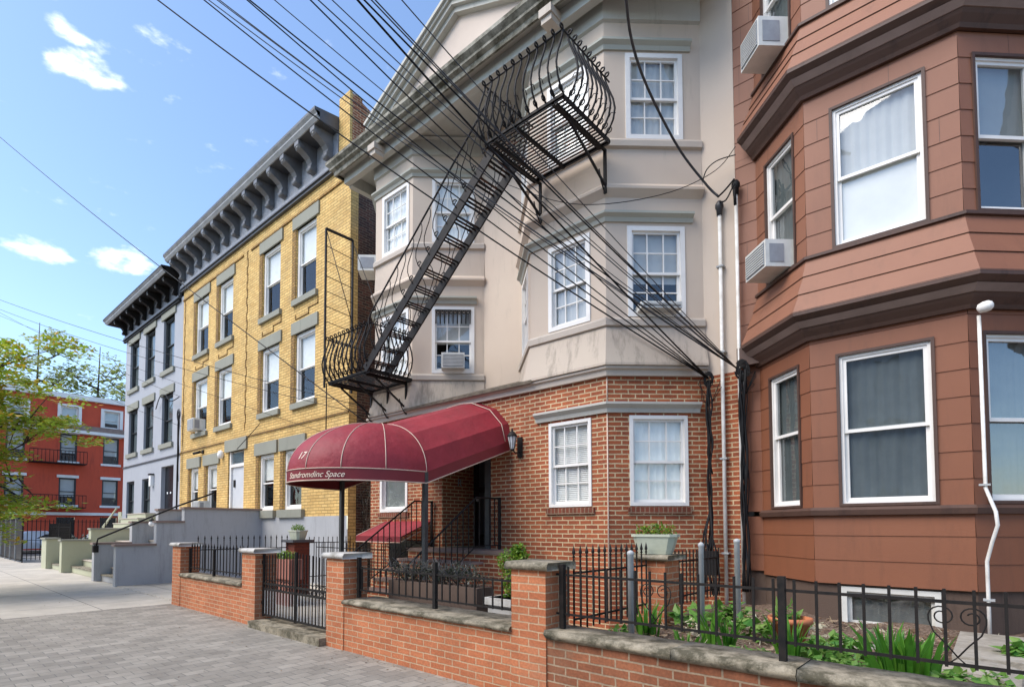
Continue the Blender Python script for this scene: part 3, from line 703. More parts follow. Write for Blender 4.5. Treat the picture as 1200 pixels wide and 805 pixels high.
mb = MB(); mb.wall((-24.6, YY - .03), (-12.4, YY - .03), 0, 1.9); mb.face([(-24.6, YY - .03, 1.9), (-12.4, YY - .03, 1.9), (-12.4, YY + .1, 1.9), (-24.6, YY + .1, 1.9)]); ob('painted_base', mb, 'greypaint', yel)
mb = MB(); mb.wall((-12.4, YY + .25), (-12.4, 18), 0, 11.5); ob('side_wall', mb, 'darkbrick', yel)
mb = MB(); mb.wall((-12.4, YY), (-12.4, YY + .25), 0, 11.55); mb.box(-12.92, YY - .05, 11.55, -12.4, YY + .03, 13.4); ob('corner_brick', mb, 'yellowbrick', yel)
mb = MB(); mb.box(-12.90, YY + .031, 11.55, -12.402, YY + .35, 13.36); ob('parapet', mb, 'redbrick', yel)
mb = MB()
mb.mesh([(-12.64, YY + .352, 11.5), (-12.40, YY + .352, 11.5), (-12.40, YY + .352, 13.25), (-12.64, YY + .352, 13.25), (-12.64, YY + 3.2, 11.5), (-12.40, YY + 3.2, 11.5), (-12.40, YY + 3.2, 12.3), (-12.64, YY + 3.2, 12.3)],
        [(0, 1, 2, 3), (1, 5, 6, 2), (3, 2, 6, 7), (0, 3, 7, 4)])
ob('parapet', mb, 'redbrick', yel)
mb = MB(); mb.wall((-12.4, 18), (-24.6, 18), 0, 12); mb.face([(-24.6, YY, 12.3), (-12.4, YY, 12.3), (-12.4, 18, 12), (-24.6, 18, 12)]); ob('roof', mb, 'roof', yel)
for i, (a, b) in enumerate(yx):
    for (z0, z1) in (y3, y2):
        window(yel, (a + b) / 2, YY + .08, z0, 0, b - a, z1 - z0, grid=None, blind='blind', bfrac=.52, glass='glass', cas=.10)
        mb = MB(); mb.box(a - .17, YY - .05, z1, b + .17, YY + .1, z1 + .36); ob('lintel', mb, 'greystone', yel)
        mb = MB(); mb.box(a - .12, YY - .09, z0 - .17, b + .12, YY + .1, z0 - .002); ob('sill', mb, 'greystone', yel)
        mb = MB()
        mb.box(a - .22, YY - .02, z0, a - .001, YY + .03, z1); ob('quoin_strip', mb, 'quoin', yel)
for i, (a, b) in enumerate(gx1):
    window(yel, (a + b) / 2, YY + .08, y1[0], 0, b - a, y1[1] - y1[0], grid=None, blind='blind', bfrac=.45, glass='glass', cas=.10)
    mb = MB(); mb.box(a - .25, YY - .06, y1[1], b + .25, YY + .1, y1[1] + .40); ob('lintel', mb, 'greystone', yel)
    mb = MB(); mb.box(a - .2, YY - .12, y1[0] - .24, b + .2, YY + .1, y1[0] - .002); ob('sill', mb, 'greystone', yel)
    mb = MB(); mb.box(a - .20, YY - .02, y1[0], a - .001, YY + .03, y1[1]); ob('quoin_strip', mb, 'quoin', yel)
mb = MB(); mb.box(DY[0] - .2, YY - .06, DY[3], DY[1] + .25, YY + .1, DY[3] + .42); ob('lintel', mb, 'greystone', yel)
dr = MB(); dr.box(DY[0], YY + .12, DY[2], DY[1], YY + .18, DY[3]); dr = ob('door', dr, 'doorwhite', yel)
k = MB(); k.box(DY[0] + .02, YY + .05, DY[2], DY[0] + .12, YY + .119, DY[3]); k.box(DY[1] - .12, YY + .05, DY[2], DY[1] - .02, YY + .119, DY[3]); k.box(DY[0] + .12, YY + .05, DY[3] - .55, DY[1] - .12, YY + .119, DY[3] - .45); ob('door_frame', k, 'white', dr)
k = MB(); k.box(DY[0] + .15, YY + .10, DY[3] - .42, DY[1] - .15, YY + .118, DY[3] - .05); ob('transom', k, 'glassdark', dr)
k = MB(); k.box(-19.62, YY + .08, 3.0, -19.52, YY + .118, 3.25); ob('handle', k, 'iron', dr)
# belt course line and corbel table lines
mb = MB(); mb.box(-24.6, YY - .03, 4.62, -12.4, YY + .01, 4.68); ob('belt_course', mb, 'quoin', yel)
mb = MB(); mb.box(-24.6, YY - .04, 11.02, -18.9, YY + .01, 11.08); mb.box(-18.3, YY - .04, 11.02, -12.4, YY + .01, 11.08); ob('belt_course', mb, 'quoin', yel)
# toothed joint down the middle
mb = MB()
z = 4.9; i = 0
while z < 11.0:
    o_ = .05 if i % 2 else 0; mb.box(-18.62 + o_, YY - .018, z, -18.59 + o_, YY + .01, z + .24); mb.box(-18.63, YY - .018, z + .24, -18.53, YY + .01, z + .27); z += .27; i += 1
ob('toothed_joint', mb, 'quoin', yel); mb = MB()
z = 4.9; i = 0
while z < 11.0:
    o_ = .05 if i % 2 else 0; mb.box(-24.42 + o_, YY - .018, z, -24.39 + o_, YY + .01, z + .24); mb.box(-24.43, YY - .018, z + .24, -24.33, YY + .01, z + .27); z += .27; i += 1
ob('toothed_joint', mb, 'quoin', yel)
for a, b in yx:
    mb = MB(); c = (a + b) / 2
    for (xa, za, xb, zb) in ((c - .55, 7.95, c - .55, 7.83), (c - .55, 7.83, c + .2, 7.83), (c + .2, 7.83, c + .2, 8.0), (c + .2, 8.0, c + .7, 8.0), (c + .7, 8.0, c + .7, 8.2)):
        mb.box(min(xa, xb) - .015, YY - .02, min(za, zb), max(xa, xb) + .015, YY + .01, max(za, zb) + .03)
    ob('raised_brick_line', mb, 'quoin', yel)

def bracket_cornice(parent, xa, xb, zf, n, path=None, out=.75, edge='edgegrey', frieze='friezegrey', hf=.55, sc_=1., dark='darkgrey'):
    """zf = bottom of the frieze; bracketed metal cornice"""
    zt = zf + hf + .40
    fr = MB(); fr.box(xa, YY - .06, zf, xb, YY + .02, zf + hf + .35); fr.box(xa, YY - .12, zf, xb, YY - .061, zf + .12); ob('frieze', fr, frieze, parent)
    k = MB(); k.box(xa, YY - .15, zf - .04, xb, YY - .002, zf - .001); k.box(xa, YY - .10, zf - .12, xb, YY - .002, zf - .041); ob('frieze_moulding', k, dark, parent)
    c = MB(); c.mold(path, [(0, zt - .06), (out * .8, zt - .06), (out * .8, zt), (out * .9, zt + .05), (out * .9, zt + .08), (out, zt + .16), (out, zt + .24), (0, zt + .34), (-.3, zt + .34)])
    c = ob('cornice', c, dark, parent)
    e = MB(); e.mold(path, [(out * .80 + .003, zt - .055), (out * .80 + .03, zt - .05), (out * .90 + .02, zt + .04), (out * .90 + .02, zt + .085), (out + .008, zt + .158), (out * .8, zt + .158)], caps=True)
    ob('cornice_edge', e, edge, c)
    for i in range(n):
        x = xa + .35 + (xb - xa - .7) * i / (n - 1); w = .11 * sc_
        pr = [(0, 0), (-.10, .02), (-.17, .12), (-.16, .24), (-.22, .34), (-.36, .44), (-.50, .50), (-.56, .58), (-.56, .70), (0, .70)]
        o = [((x), YY - .06 + p[0] * sc_ * out / .75, zf + hf + .34 - .70 * sc_ + p[1] * sc_) for p in pr]
        b = MB(); m_ = len(o)
        b.mesh([(q[0] - w, q[1], q[2]) for q in o] + [(q[0] + w, q[1], q[2]) for q in o], [tuple(range(m_)), tuple(range(m_, 2 * m_))[::-1]] + [(j, j + m_, (j + 1) % m_ + m_, (j + 1) % m_) for j in range(m_)])
        t_ = o[6]; b.tube([(x - w - .02, t_[1] + .05, t_[2] + .06), (x + w + .02, t_[1] + .05, t_[2] + .06)], .07 * sc_, 10)
        b.tube([(x - w - .02, YY - .06 - .12 * out / .75 * sc_, o[0][2] + .10 * sc_), (x + w + .02, YY - .06 - .12 * out / .75 * sc_, o[0][2] + .10 * sc_)], .085 * sc_, 10)
        br = ob('bracket', b, 'bracket' if dark == 'darkgrey' else dark, c)
        b = MB(); b.box(x - .035, t_[1] - .045, t_[2] + .03, x + .035, t_[1] - .015, t_[2] + .10); ob('bracket_rosette', b, edge, c)
        if i < n - 1:
            x2 = x + (xb - xa - .7) / (n - 1) / 2
bracket_cornice(yel, -24.72, -12.95, 11.55, 14, path=[(-24.74, YY), (-12.93, YY)], out=.80, hf=.62)

# ------------------------------------------------------------------ GREY BUILDING
gry = thing('grey_house', (-28.6, 10, 0), 'blue grey painted row house with black bracketed cornice, beside the yellow one', 'building')
gw = [(-31.95, -30.55), (-29.55, -28.17), (-27.03, -25.65)]
H = []
for a, b in gw: H += [(a + 32.7, b + 32.7, 8.49, 10.84), (a + 32.7, b + 32.7, 5.24, 7.41)]
g1 = [(-32.05, -30.8), (-29.6, -28.36)]
for a, b in g1: H.append((a + 32.7, b + 32.7, 1.95, 3.86))
GD = (-26.94, -25.4, 2.2, 4.25); H.append((GD[0] + 32.7, GD[1] + 32.7, GD[2], GD[3]))
mb = MB(); mb.wall((-32.7, YY + .01), (-24.61, YY + .01), 0, 11.3, H, rev=.2); mb.wall((-32.7, 16), (-32.7, YY + .01), 0, 12); mb.face([(-32.7, YY, 12), (-24.61, YY, 12), (-24.61, 16, 12), (-32.7, 16, 12)]); mb.wall((-24.61, 16), (-32.7, 16), 0, 12); ob('painted_front', mb, 'greyupper', gry)
for a, b in gw:
    for (z0, z1) in ((8.49, 10.84), (5.24, 7.41)):
        window(gry, (a + b) / 2, YY + .12, z0, 0, b - a, z1 - z0, grid=None, blind='dshade', bfrac=1, glass='glassdark', cas=.08, mat='blackpost')
        mb = MB(); mb.box(a - .2, YY - .05, z1, b + .2, YY + .1, z1 + .34); ob('lintel', mb, 'greystone', gry)
        mb = MB(); mb.box(a - .15, YY - .08, z0 - .2, b + .15, YY + .1, z0 - .002); ob('sill', mb, 'greystone', gry)
for a, b in g1:
    window(gry, (a + b) / 2, YY + .12, 1.95, 0, b - a, 1.91, grid=None, blind='dshade', bfrac=1, glass='glassdark', cas=.08, mat='blackpost')
dr = MB(); dr.box(GD[0], YY + .18, GD[2], GD[1], YY + .24, GD[3]); dr = ob('door', dr, 'door', gry)
k = MB()
for i in range(3): k.box(GD[0] + .3 + .4 * i, YY + .165, 3.05 - .0 * i, GD[0] + .4 + .4 * i, YY + .179, 3.13)
ob('door_light', k, 'brightblind', dr)
mb = MB(); mb.box(-32.7, YY - .03, 4.58, -24.62, YY + .01, 4.65); ob('belt_course', mb, 'darkgrey', gry)
bracket_cornice(gry, -32.85, -24.9, 11.25, 8, path=[(-32.85, YY + .5), (-32.85, YY), (-24.76, YY)], out=.85, hf=.5, edge='edgegrey', frieze='darkgrey', dark='iron', sc_=.9)
lm = thing('wall_light', (-28.0, YY - .05, 3.55), 'white box light on the grey house front beside the black door', 'wall light')
b = MB(); b.box(-28.1, YY - .14, 3.45, -27.88, YY, 3.95); ob('light_box', b, 'brightblind', lm)
b = MB(); b.box(-28.14, YY - .17, 3.95, -27.84, YY, 4.02); ob('cap', b, 'iron', lm)

# ------------------------------------------------------------------ RED BUILDING across the side street
XR = -49
red = thing('red_house', (XR - 4, 4, 0), 'bright red brick corner building with white window trim, far left behind the tree', 'building')
cols_ = [-7.3, -4.65, -2.0, .65, 3.3, 5.95, 8.95, 11.6]
H = []
for c in cols_:
    for (z0, z1) in ((9.05, 10.35), (6.35, 8.35), (3.2, 5.15)): H.append((c - .52 + 10, c + .52 + 10, z0, z1))
    H.append((c - .6 + 10, c + .5 + 10, .5, 2.3))
mb = MB(); mb.wall((XR, -10), (XR, 15), 0, 11.2, H, rev=.15); mb.wall((XR, 15), (XR - 10, 15), 0, 11.2); mb.wall((XR - 10, -10), (XR, -10), 0, 11.2); ob('painted_wall', mb, 'redpaint', red)
for c in cols_:
    for j, (z0, z1) in enumerate(((9.05, 10.35), (6.35, 8.35), (3.2, 5.15))):
        window(red, XR - .08, c, z0, 90, 1.04, z1 - z0, grid=None, blind='shade', bfrac=.7, glass='glass', cas=.07, mat='blackpost' if j else 'white')
        if j == 0:
            mb = MB(); mb.box(XR - .02, c - .72, z0 - .18, XR + .10, c - .52, z1 + .15); mb.box(XR - .02, c + .52, z0 - .18, XR + .10, c + .72, z1 + .15); mb.box(XR - .02, c - .52, z1, XR + .10, c + .52, z1 + .15); mb.box(XR - .02, c - .52, z0 - .18, XR + .10, c + .52, z0)
            ob('window_surround', mb, 'white', red)
        else:
            mb = MB(); mb.box(XR - .02, c - .65, z1, XR + .12, c + .65, z1 + .20); ob('lintel', mb, 'white', red)
            mb = MB(); mb.box(XR - .02, c - .65, z0 - .16, XR + .12, c + .65, z0); ob('sill', mb, 'white', red)
    mb = MB(); mb.box(XR - .3, c - .6, .5, XR - .2, c + .5, 2.3); ob('door', mb, 'door', red)
mb = MB(); mb.box(XR, -10, 8.62, XR + .5, 15, 9.0); ob('canopy_band', mb, 'midbrown', red)
mb = MB(); mb.box(XR, -10, 8.4, XR + .55, 15, 8.62); mb.box(XR - .1, -10, 10.9, XR + .35, 15, 11.25); mb.box(XR, -10, 2.45, XR + .25, 15, 2.65); ob('white_band', mb, 'white', red)
mb = MB(); mb.face([(XR - .1, -10, 11.25), (XR - .1, 15, 11.25), (XR - 10, 15, 11.6), (XR - 10, -10, 11.6)]); ob('roof', mb, 'edgegrey', red)
fe = thing('fire_escape', (XR + .5, 7.3, 2.6), 'small dark fire escape on the red house front', 'fire escape')
for z0 in (2.95, 6.1):
    mb = MB(); mb.box(XR + .02, 6.6, z0, XR + 1.0, 9.9, z0 + .06); ob('platform', mb, 'iron', fe)
for z0 in (2.95, 6.1):
    mb = MB()
    for yy in [6.6 + .22 * k for k in range(16)]: mb.bar((XR + 1.0, yy, z0), (XR + 1.0, yy, z0 + .9), .03)
    mb.bar((XR + 1.0, 6.6, z0 + .9), (XR + 1.0, 9.9, z0 + .9), .05); ob('railing', mb, 'rustiron', fe)
mb = MB(); mb.bar((XR + .8, 3.2, 6.0), (XR + .8, 6.8, 3.0), .08, .2); mb.bar((XR + .8, 3.2, 6.9), (XR + .8, 6.8, 3.9), .05); ob('stair', mb, 'iron', fe)

# ------------------------------------------------------------------ GROUND
mb = MB(); mb.box(-400, -400, -.6, 400, 400, -.30); ob('ground', mb, 'soil', kind='structure')
mb = MB(); mb.box(-400, -12, -.2, 60, -1.6, -.13); ob('road', mb, 'asphalt', kind='structure')
mb = MB(); mb.box(-47.5, -60, -.2, -38.8, 120, -.129); ob('side_road', mb, 'asphalt', kind='structure')
def sheet(name, x0, y0, x1, y1, z, mat, thick=.3):
    mb = MB(); mb.box(x0, y0, z - thick, x1, y1, z); return ob(name, mb, mat, kind='structure')
sheet('sidewalk', -38.8, -1.45, -12.62, 4.3, 0, 'concrete')
sheet('paved_sidewalk', -12.615, -1.45, 20, 4.3, .004, 'pavers')
sheet('kerb', -38.8, -1.6, 20, -1.45, .0, 'capwhite', .35)
sheet('far_sidewalk', -49, -60, -47.5, 60, 0, 'concrete')
sheet('front_yard', -38.8, 4.3, -17.4, 16, -.01, 'concrete')
sheet('courtyard', -17.4, 4.3, -3.02, 8.6, .02, 'concrete')
sheet('yard_behind', -17.4, 8.6, 20, 20, -.01, 'concrete')

# ------------------------------------------------------------------ FRONT GARDEN WALLS
WY = 4.13; WT = .30
def rough_slab(mb, x0, y0, z0, x1, y1, z1, amp=.012, nseg=None):
    """rock-faced coping: wavy edges"""
    L = x1 - x0; n = nseg or max(2, int(L / .09)); rnd = random.Random(int(x0 * 977))
    rows = []
    for i in range(n + 1):
        x = x0 + L * i / n; a = rnd.uniform(-amp, amp); c = rnd.uniform(-amp, amp); dd = rnd.uniform(-amp, amp)
        rows.append([(x, y0 + .012 + a, z0), (x, y0 - .008 + c, (z0 + z1) / 2), (x, y0 + .022 + dd, z1), (x, y1, z1 + dd * .2), (x, y1, z0)])
    v = [p for r in rows for p in r]; k = 5; f = []
    for i in range(n):
        for j in range(k): f.append((i * k + j, (i + 1) * k + j, (i + 1) * k + (j + 1) % k, i * k + (j + 1) % k))
    f.append(tuple(range(k))[::-1]); f.append(tuple(n * k + j for j in range(k)))
    mb.mesh(v, f, True)
def pier(parent, x0, x1, zt, mat='wallbrick', cap='coping', y0=WY - .012, d=.37):
    b = MB(); b.box(x0, y0, 0, x1, y0 + d, zt); p = ob('pier', b, mat, parent)
    b = MB(); rough_slab(b, x0 - .05, y0 - .05, zt + .001, x1 + .05, y0 + d + .05, zt + .075, .008, 7); ob('cap_stone', b, cap, p)
    return p
gw1 = thing('garden_wall', (-10.6, WY + .15, 0), 'short red brick garden wall left of the iron gate, with two piers', 'garden wall')
pier(gw1, -12.53, -12.08, 1.20, cap='capwhite'); pier(gw1, -9.24, -8.76, 1.17, cap='capwhite')
b = MB(); b.box(-12.08, WY, 0, -9.24, WY + WT, .60); ob('brick_body', b, 'wallbrick', gw1)
b = MB(); rough_slab(b, -12.078, WY - .04, .601, -9.242, WY + WT + .03, .67); ob('coping', b, 'coping', gw1)
gw2 = thing('garden_wall', (-4.8, WY + .15, 0), 'red brick garden wall with two piers, right of the iron gate', 'garden wall')
pier(gw2, -6.64, -6.23, 1.18, cap='capwhite'); pier(gw2, -3.40, -3.00, 1.20)
b = MB(); b.box(-6.23, WY, 0, -3.40, WY + WT, .60); ob('brick_body', b, 'wallbrick', gw2)
b = MB(); rough_slab(b, -6.228, WY - .045, .601, -3.402, WY + WT + .20, .655, .012); ob('coping', b, 'coping', gw2)
gw3 = thing('garden_wall', (0, WY + .15, 0), 'older brown brick garden wall in the bottom right corner under the low railing', 'garden wall')
b = MB(); b.box(-2.998, WY + .004, 0, 6, WY + WT, .60); ob('brick_body', b, 'wallbrick2', gw3)
for i, (a, c) in enumerate(((-2.997, -1.83), (-1.825, -.98), (-.975, 1.2), (1.205, 6))):
    b = MB(); rough_slab(b, a, WY - .05, .601, c, WY + WT + .05, .675 + .006 * (i % 2), .018); ob('coping', b, 'coping', gw3)
b = MB(); b.box(-8.76, WY - .12, 0, -6.64, WY + .32, .11); ob('gate_step', b, 'coping', kind='structure')

# ------------------------------------------------------------------ IRON FENCES
def finial(mb, x, y, z, s=1.):
    mb.lathe((x, y, z), [(.004 * s, 0), (.016 * s, .012 * s), (.007 * s, .03 * s), (.018 * s, .05 * s), (.014 * s, .07 * s), (.001, .125 * s)], 8)
def fence(p0, p1, z0, z1, rails, sp, label, group=None, top='plain', r=.007, name='iron_fence', posts=(), posth=0, postw=.045, mat='iron', hearts=(), cat='fence', zp=None):
    """pickets from z0 to z1, rails at given heights"""
    t = thing(name, ((p0[0] + p1[0]) / 2, (p0[1] + p1[1]) / 2, z0), label, cat, group)
    base = WO[t]
    dx, dy = p1[0] - p0[0], p1[1] - p0[1]; L = math.hypot(dx, dy); n = max(1, round(L / sp))
    mb = MB(); mb.bar((0, 0, z0 - base.z), (0, 0, z1 - base.z), r * 2, up=(dx, dy, 0))
    if top == 'spear': finial(mb, 0, 0, z1 - base.z, 1.)
    me = mb.make('picket'); me.materials.append(M[mat])
    for i in range(n + 1):
        u = i / n
        if 0 < i < n or not posts:
            o = bpy.data.objects.new('picket', me); col.objects.link(o); o.parent = t; o.location = (p0[0] + dx * u - base.x, p0[1] + dy * u - base.y, 0)
    for z in rails:
        b = MB(); b.bar((p0[0], p0[1], z), (p1[0], p1[1], z), .011, .020); ob('rail', b, mat, t)
    for u in posts:
        x, y = p0[0] + dx * u, p0[1] + dy * u
        b = MB(); b.box(x - postw / 2, y - postw / 2, (zp if zp is not None else z0 - .08), x + postw / 2, y + postw / 2, posth); ob('post', b, mat, t)
    for u in hearts:
        x, y = p0[0] + dx * u, p0[1] + dy * u; b = MB(); ex, ey = dx / L, dy / L
        zt = rails[-1] - .02; zb = rails[0] + .01; hgt = zt - zb
        for sg in (-1, 1):
            pts = []
            for k in range(15):
                a = k / 14; th = math.pi * 1.9 * a; rr = .062 - .028 * a
                cu, cz = sg * .075, zt - .07
                pts.append((cu + sg * -rr * math.cos(math.pi - th) * -1, cz + rr * math.sin(th)))
            # spiral from the outer side to the centre
            sp_ = [(sg * (.066 + (.062 - .04 * a) * math.cos(2 * math.pi * a * 1.4)), zt - .064 + (.062 - .04 * a) * math.sin(2 * math.pi * a * 1.4)) for a in [k / 20 for k in range(21)]]
            low = [(0, zb + .03), (sg * .05, zb + .10), (sg * .105, zt - .16), (sg * .127, zt - .095), (sg * .128, zt - .064)]
            P = low[:-1] + sp_
            b.tube([(x + ex * q[0], y + ey * q[0], q[1]) for q in P], .0045, 5)
        b.tube([(x - ex * .04, y - ey * .04, zb - .01), (x, y, zb + .03), (x + ex * .04, y + ey * .04, zb - .01)], .0045, 5)
        ob('heart_scroll', b, mat, t)
    return t
FY = WY + .15
fence((-12.05, FY), (-9.27, FY), .74, 1.16, (.78,), .14, 'black iron railing on the short garden wall left of the gate', top='spear', posts=(.02, .45), posth=1.17, zp=.67)
fence((-6.20, FY + .02), (-3.42, FY + .02), .76, 1.08, (.775, 1.06), .125, 'black iron railing on the middle garden wall, ivy behind it', posts=(.02, .55), posth=1.20, zp=.675)
fence((-2.98, FY - .02), (5.5, FY - .02), .79, 1.24, (.81, 1.165), .1305, 'low dark iron railing with heart scrolls along the front right garden', posts=(.008, .2217), posth=1.26, zp=.68, hearts=(.1132, .3291), r=.0078)
# side boundary fences running back to the houses
fence((-2.96, 4.52), (-2.96, 6.02), .62, 1.30, (.72, 1.16), .115, 'black spear-topped fence running back from the garden pier to the planter pier', top='spear')
fence((-2.96, 6.46), (-2.96, 8.3), .62, 1.30, (.72, 1.16), .115, 'black iron fence behind the planter pier against the brick bay', top='plain')
fence((-12.2, 4.5), (-12.2, 6.5), .25, 1.30, (.4, 1.12), .13, 'black spear-topped fence running back beside the grey stoop wall', top='spear')
fence((-12.2, 6.95), (-12.2, 8.25), .25, 1.36, (.4, 1.22), .13, 'short black fence behind the dark red pillar', top='plain')
fence((-12.0, 7.15), (-9.3, 7.15), .05, 1.25, (.2, 1.12), .13, 'plain black fence in the courtyard in front of the alley', top='plain')

# GATE
gt = thing('iron_gate', (-7.7, WY + .10, .11), 'black double-leaf iron gate between two brick piers', 'gate')
GYY = WY + .12
for (xa, xb, nm) in ((-8.72, -7.70, 0), (-7.68, -6.67, 1)):
    lf = MB()
    for x in (xa, xb): lf.bar((x, GYY, .16), (x, GYY, 1.16 + (.06 if (x == xb) == (nm == 0) else 0)), .035)
    for z in (.19, .60, .69): lf.bar((xa, GYY, z), (xb, GYY, z), .025, .03)
    leaf = ob('gate_leaf', lf, 'iron', gt)
    n = 11
    for i in range(1, n):
        x = xa + (xb - xa) * i / n
        b = MB(); b.bar((x, GYY, .19), (x, GYY, 1.13 + .07 * math.sin(math.pi * (i / n if nm == 0 else 1 - i / n) * .5)), .014); ob('picket', b, 'iron', leaf)
    for i in range(n):
        x = xa + (xb - xa) * (i + .5) / n
        b = MB(); b.bar((x, GYY, .19), (x, GYY, .60), .010); ob('short_bar', b, 'galv', leaf)
    sr = MB()
    for i in range(9):
        x = xa + (xb - xa) * (i + .5) / 9
        sr.tube([(x + .04 * math.cos(a), GYY, .645 + .035 * math.sin(a)) for a in [k * math.pi / 5 for k in range(10)]], .007, 5, closed=True)
        sr.tube([(x + .05 * math.cos(a), GYY + .006, .73 + .03 * math.sin(a)) for a in [k * math.pi / 5 for k in range(6)]], .006, 5)
    ob('scroll_band', sr, 'iron', leaf)
b = MB()
for z in (.35, 1.0):
    b.box(-8.765, GYY - .02, z, -8.72, GYY + .02, z + .05); b.box(-6.67, GYY - .02, z, -6.635, GYY + .02, z + .05)
ob('hinge', b, 'iron', gt)

# GALVANISED POSTS in the garden
posts_ = [(-2.49, 4.75, 1.34, 'pale grey metal pipe post by the spear fence at the left of the mulch bed', .028),
          (-2.09, 5.4, 1.41, 'pale grey metal pipe post in the middle of the mulch bed', .024),
          (-2.07, 6.35, 1.43, 'far pale grey metal pipe post near the brown house corner', .03)]
for x, y, z, lb, r in posts_:
    b = MB(); b.lathe((x, y, .45), [(r, 0), (r, z - .45), (r + .004, z - .445), (r + .004, z - .425), (r * .6, z - .41), (.001, z - .405)], 12)
    ob('pipe_post', b, 'galv', None, lb, 'post', 'grey pipe posts in the garden')
# PLANTER PIERS
pp = thing('brick_pier', (-2.93, 6.24, 0), 'red brick pier beneath the pale green planter, between the two garden fences', 'pier')
b = MB(); b.box(-3.12, 6.05, 0, -2.75, 6.42, 1.22); ob('shaft', b, 'wallbrick', pp)
b = MB(); rough_slab(b, -3.18, 5.99, 1.221, -2.69, 6.48, 1.28, .006, 5); ob('cap_stone', b, 'coping', pp)
rp = thing('red_pillar', (-12.1, 6.72, 0), 'dark red pillar behind the iron gate with a planter on top', 'pier')
b = MB(); b.box(-12.3, 6.52, 0, -11.9, 6.9, 1.24); ob('shaft', b, 'pillarred', rp)
b = MB(); b.box(-12.38, 6.44, 1.241, -11.82, 6.98, 1.30); ob('cap_stone', b, 'darkgrey', rp)

# ------------------------------------------------------------------ foliage helpers
def leaves(mb, c, rad, n, size, rnd, shell=.5, flat=.0, asp=1.6):
    for i in range(n):
        while True:
            p = Vector((rnd.uniform(-1, 1), rnd.uniform(-1, 1), rnd.uniform(-1, 1)))
            if shell * shell < p.length_squared < 1: break
        q = Vector((c[0] + p.x * rad[0], c[1] + p.y * rad[1], c[2] + p.z * rad[2]))
        d = Vector((rnd.gauss(0, 1), rnd.gauss(0, 1), rnd.gauss(0, 1) * (1 - flat))).normalized()
        u = d.cross(Vector((rnd.gauss(0, .3), rnd.gauss(0, .3), 1))).normalized()
        s = size * rnd.uniform(.6, 1.3)
        t = d * s * asp; w = u * s * .5; k = d.cross(u) * s * .15
        mb.face([q, q + t * .45 + w + k, q + t, q + t * .45 - w + k])
def blades(mb, c, n, h, rnd, spread=.5, w=.016, r0=.06):
    for i in range(n):
        a = rnd.uniform(0, 2 * math.pi); r = rnd.uniform(0, r0); hh = h * rnd.uniform(.6, 1.1); lean = rnd.uniform(.05, spread)
        x, y = c[0] + r * math.cos(a), c[1] + r * math.sin(a)
        dx, dy = math.cos(a) * lean * hh, math.sin(a) * lean * hh; b = rnd.uniform(0, math.pi); wx, wy = math.cos(b) * w, math.sin(b) * w
        P = []
        for t in (0, .4, .75, 1):
            P.append((x + dx * t ** 1.8, y + dy * t ** 1.8, c[2] + hh * (t - .25 * lean * t ** 3)))
        ws = (1, 1.1, .8, .05)
        for k in range(3):
            p, q = P[k], P[k + 1]; a0, a1 = ws[k], ws[k + 1]
            i0 = len(mb.v)
            mb.v += [(p[0] - wx * a0, p[1] - wy * a0, p[2]), (p[0] + wx * a0, p[1] + wy * a0, p[2])] if k == 0 else []
            if k == 0: base_i = i0
            mb.v += [(q[0] + wx * a1, q[1] + wy * a1, q[2]), (q[0] - wx * a1, q[1] - wy * a1, q[2])]
            if k == 0: mb.f.append((base_i, base_i + 1, base_i + 2, base_i + 3)); last = (base_i + 3, base_i + 2)
            else:
                j = len(mb.v) - 2; mb.f.append((last[0], last[1], j, j + 1)); last = (j + 1, j)
            mb.sm.append(False); mb.mi.append(0)
rnd = random.Random(3)
# planters on piers
def planter(x, y, z, L, W_, Hh, label, rz=0, mat='planter', leaf='bush'):
    t = thing('planter', (x, y, z), label, 'planter', None, rz)
    b = MB()
    prof = [(.72, 0), (.80, .05), (.97, Hh - .03), (1.04, Hh - .03), (1.04, Hh), (.95, Hh), (.93, Hh - .02)]
    v = []; f = []
    octx = [(-1, -.55), (-.75, -1), (.75, -1), (1, -.55), (1, .55), (.75, 1), (-.75, 1), (-1, .55)]
    for s_, zz in prof:
        for q in octx: v.append((q[0] * L / 2 * s_, q[1] * W_ / 2 * s_, zz))
    for i in range(len(prof) - 1):
        for k in range(8): f.append((i * 8 + k, i * 8 + (k + 1) % 8, (i + 1) * 8 + (k + 1) % 8, (i + 1) * 8 + k))
    f.append(tuple(range(8))[::-1]); f.append(tuple(len(v) - 8 + k for k in range(8)))
    b.mesh(v, f); ob('tub', b, mat, t, local=True)
    b = MB(); b.box(-L * .45, -W_ * .40, Hh - .03, L * .45, W_ * .40, Hh - .012); ob('soil', b, 'soil', t, local=True)
    b = MB(); leaves(b, (0, 0, Hh + .04), (L * .47, W_ * .45, .10), 520, .022, rnd, .1); ob('foliage', b, leaf, t, local=True)
    return t
planter(-2.94, 6.22, 1.285, .50, .30, .23, 'pale green octagonal planter of low shrubs on the brick pier', R(12))
planter(-12.1, 6.72, 1.303, .50, .30, .22, 'green trough planter with seedlings on the dark red pillar', 0, 'planter')
t = thing('planter_box', (-10.9, 5.6, .02), 'long pinkish planter box with greens behind the left railing', 'planter')
b = MB(); b.box(-11.7, 5.5, .55, -10.2, 5.8, .95); b.box(-11.6, 5.55, .02, -10.3, 5.75, .55); ob('box', b, 'planterbox', t)
b = MB(); leaves(b, (-10.95, 5.65, 1.0), (.72, .14, .13), 800, .035, rnd, .1); ob('foliage', b, 'bush', t)

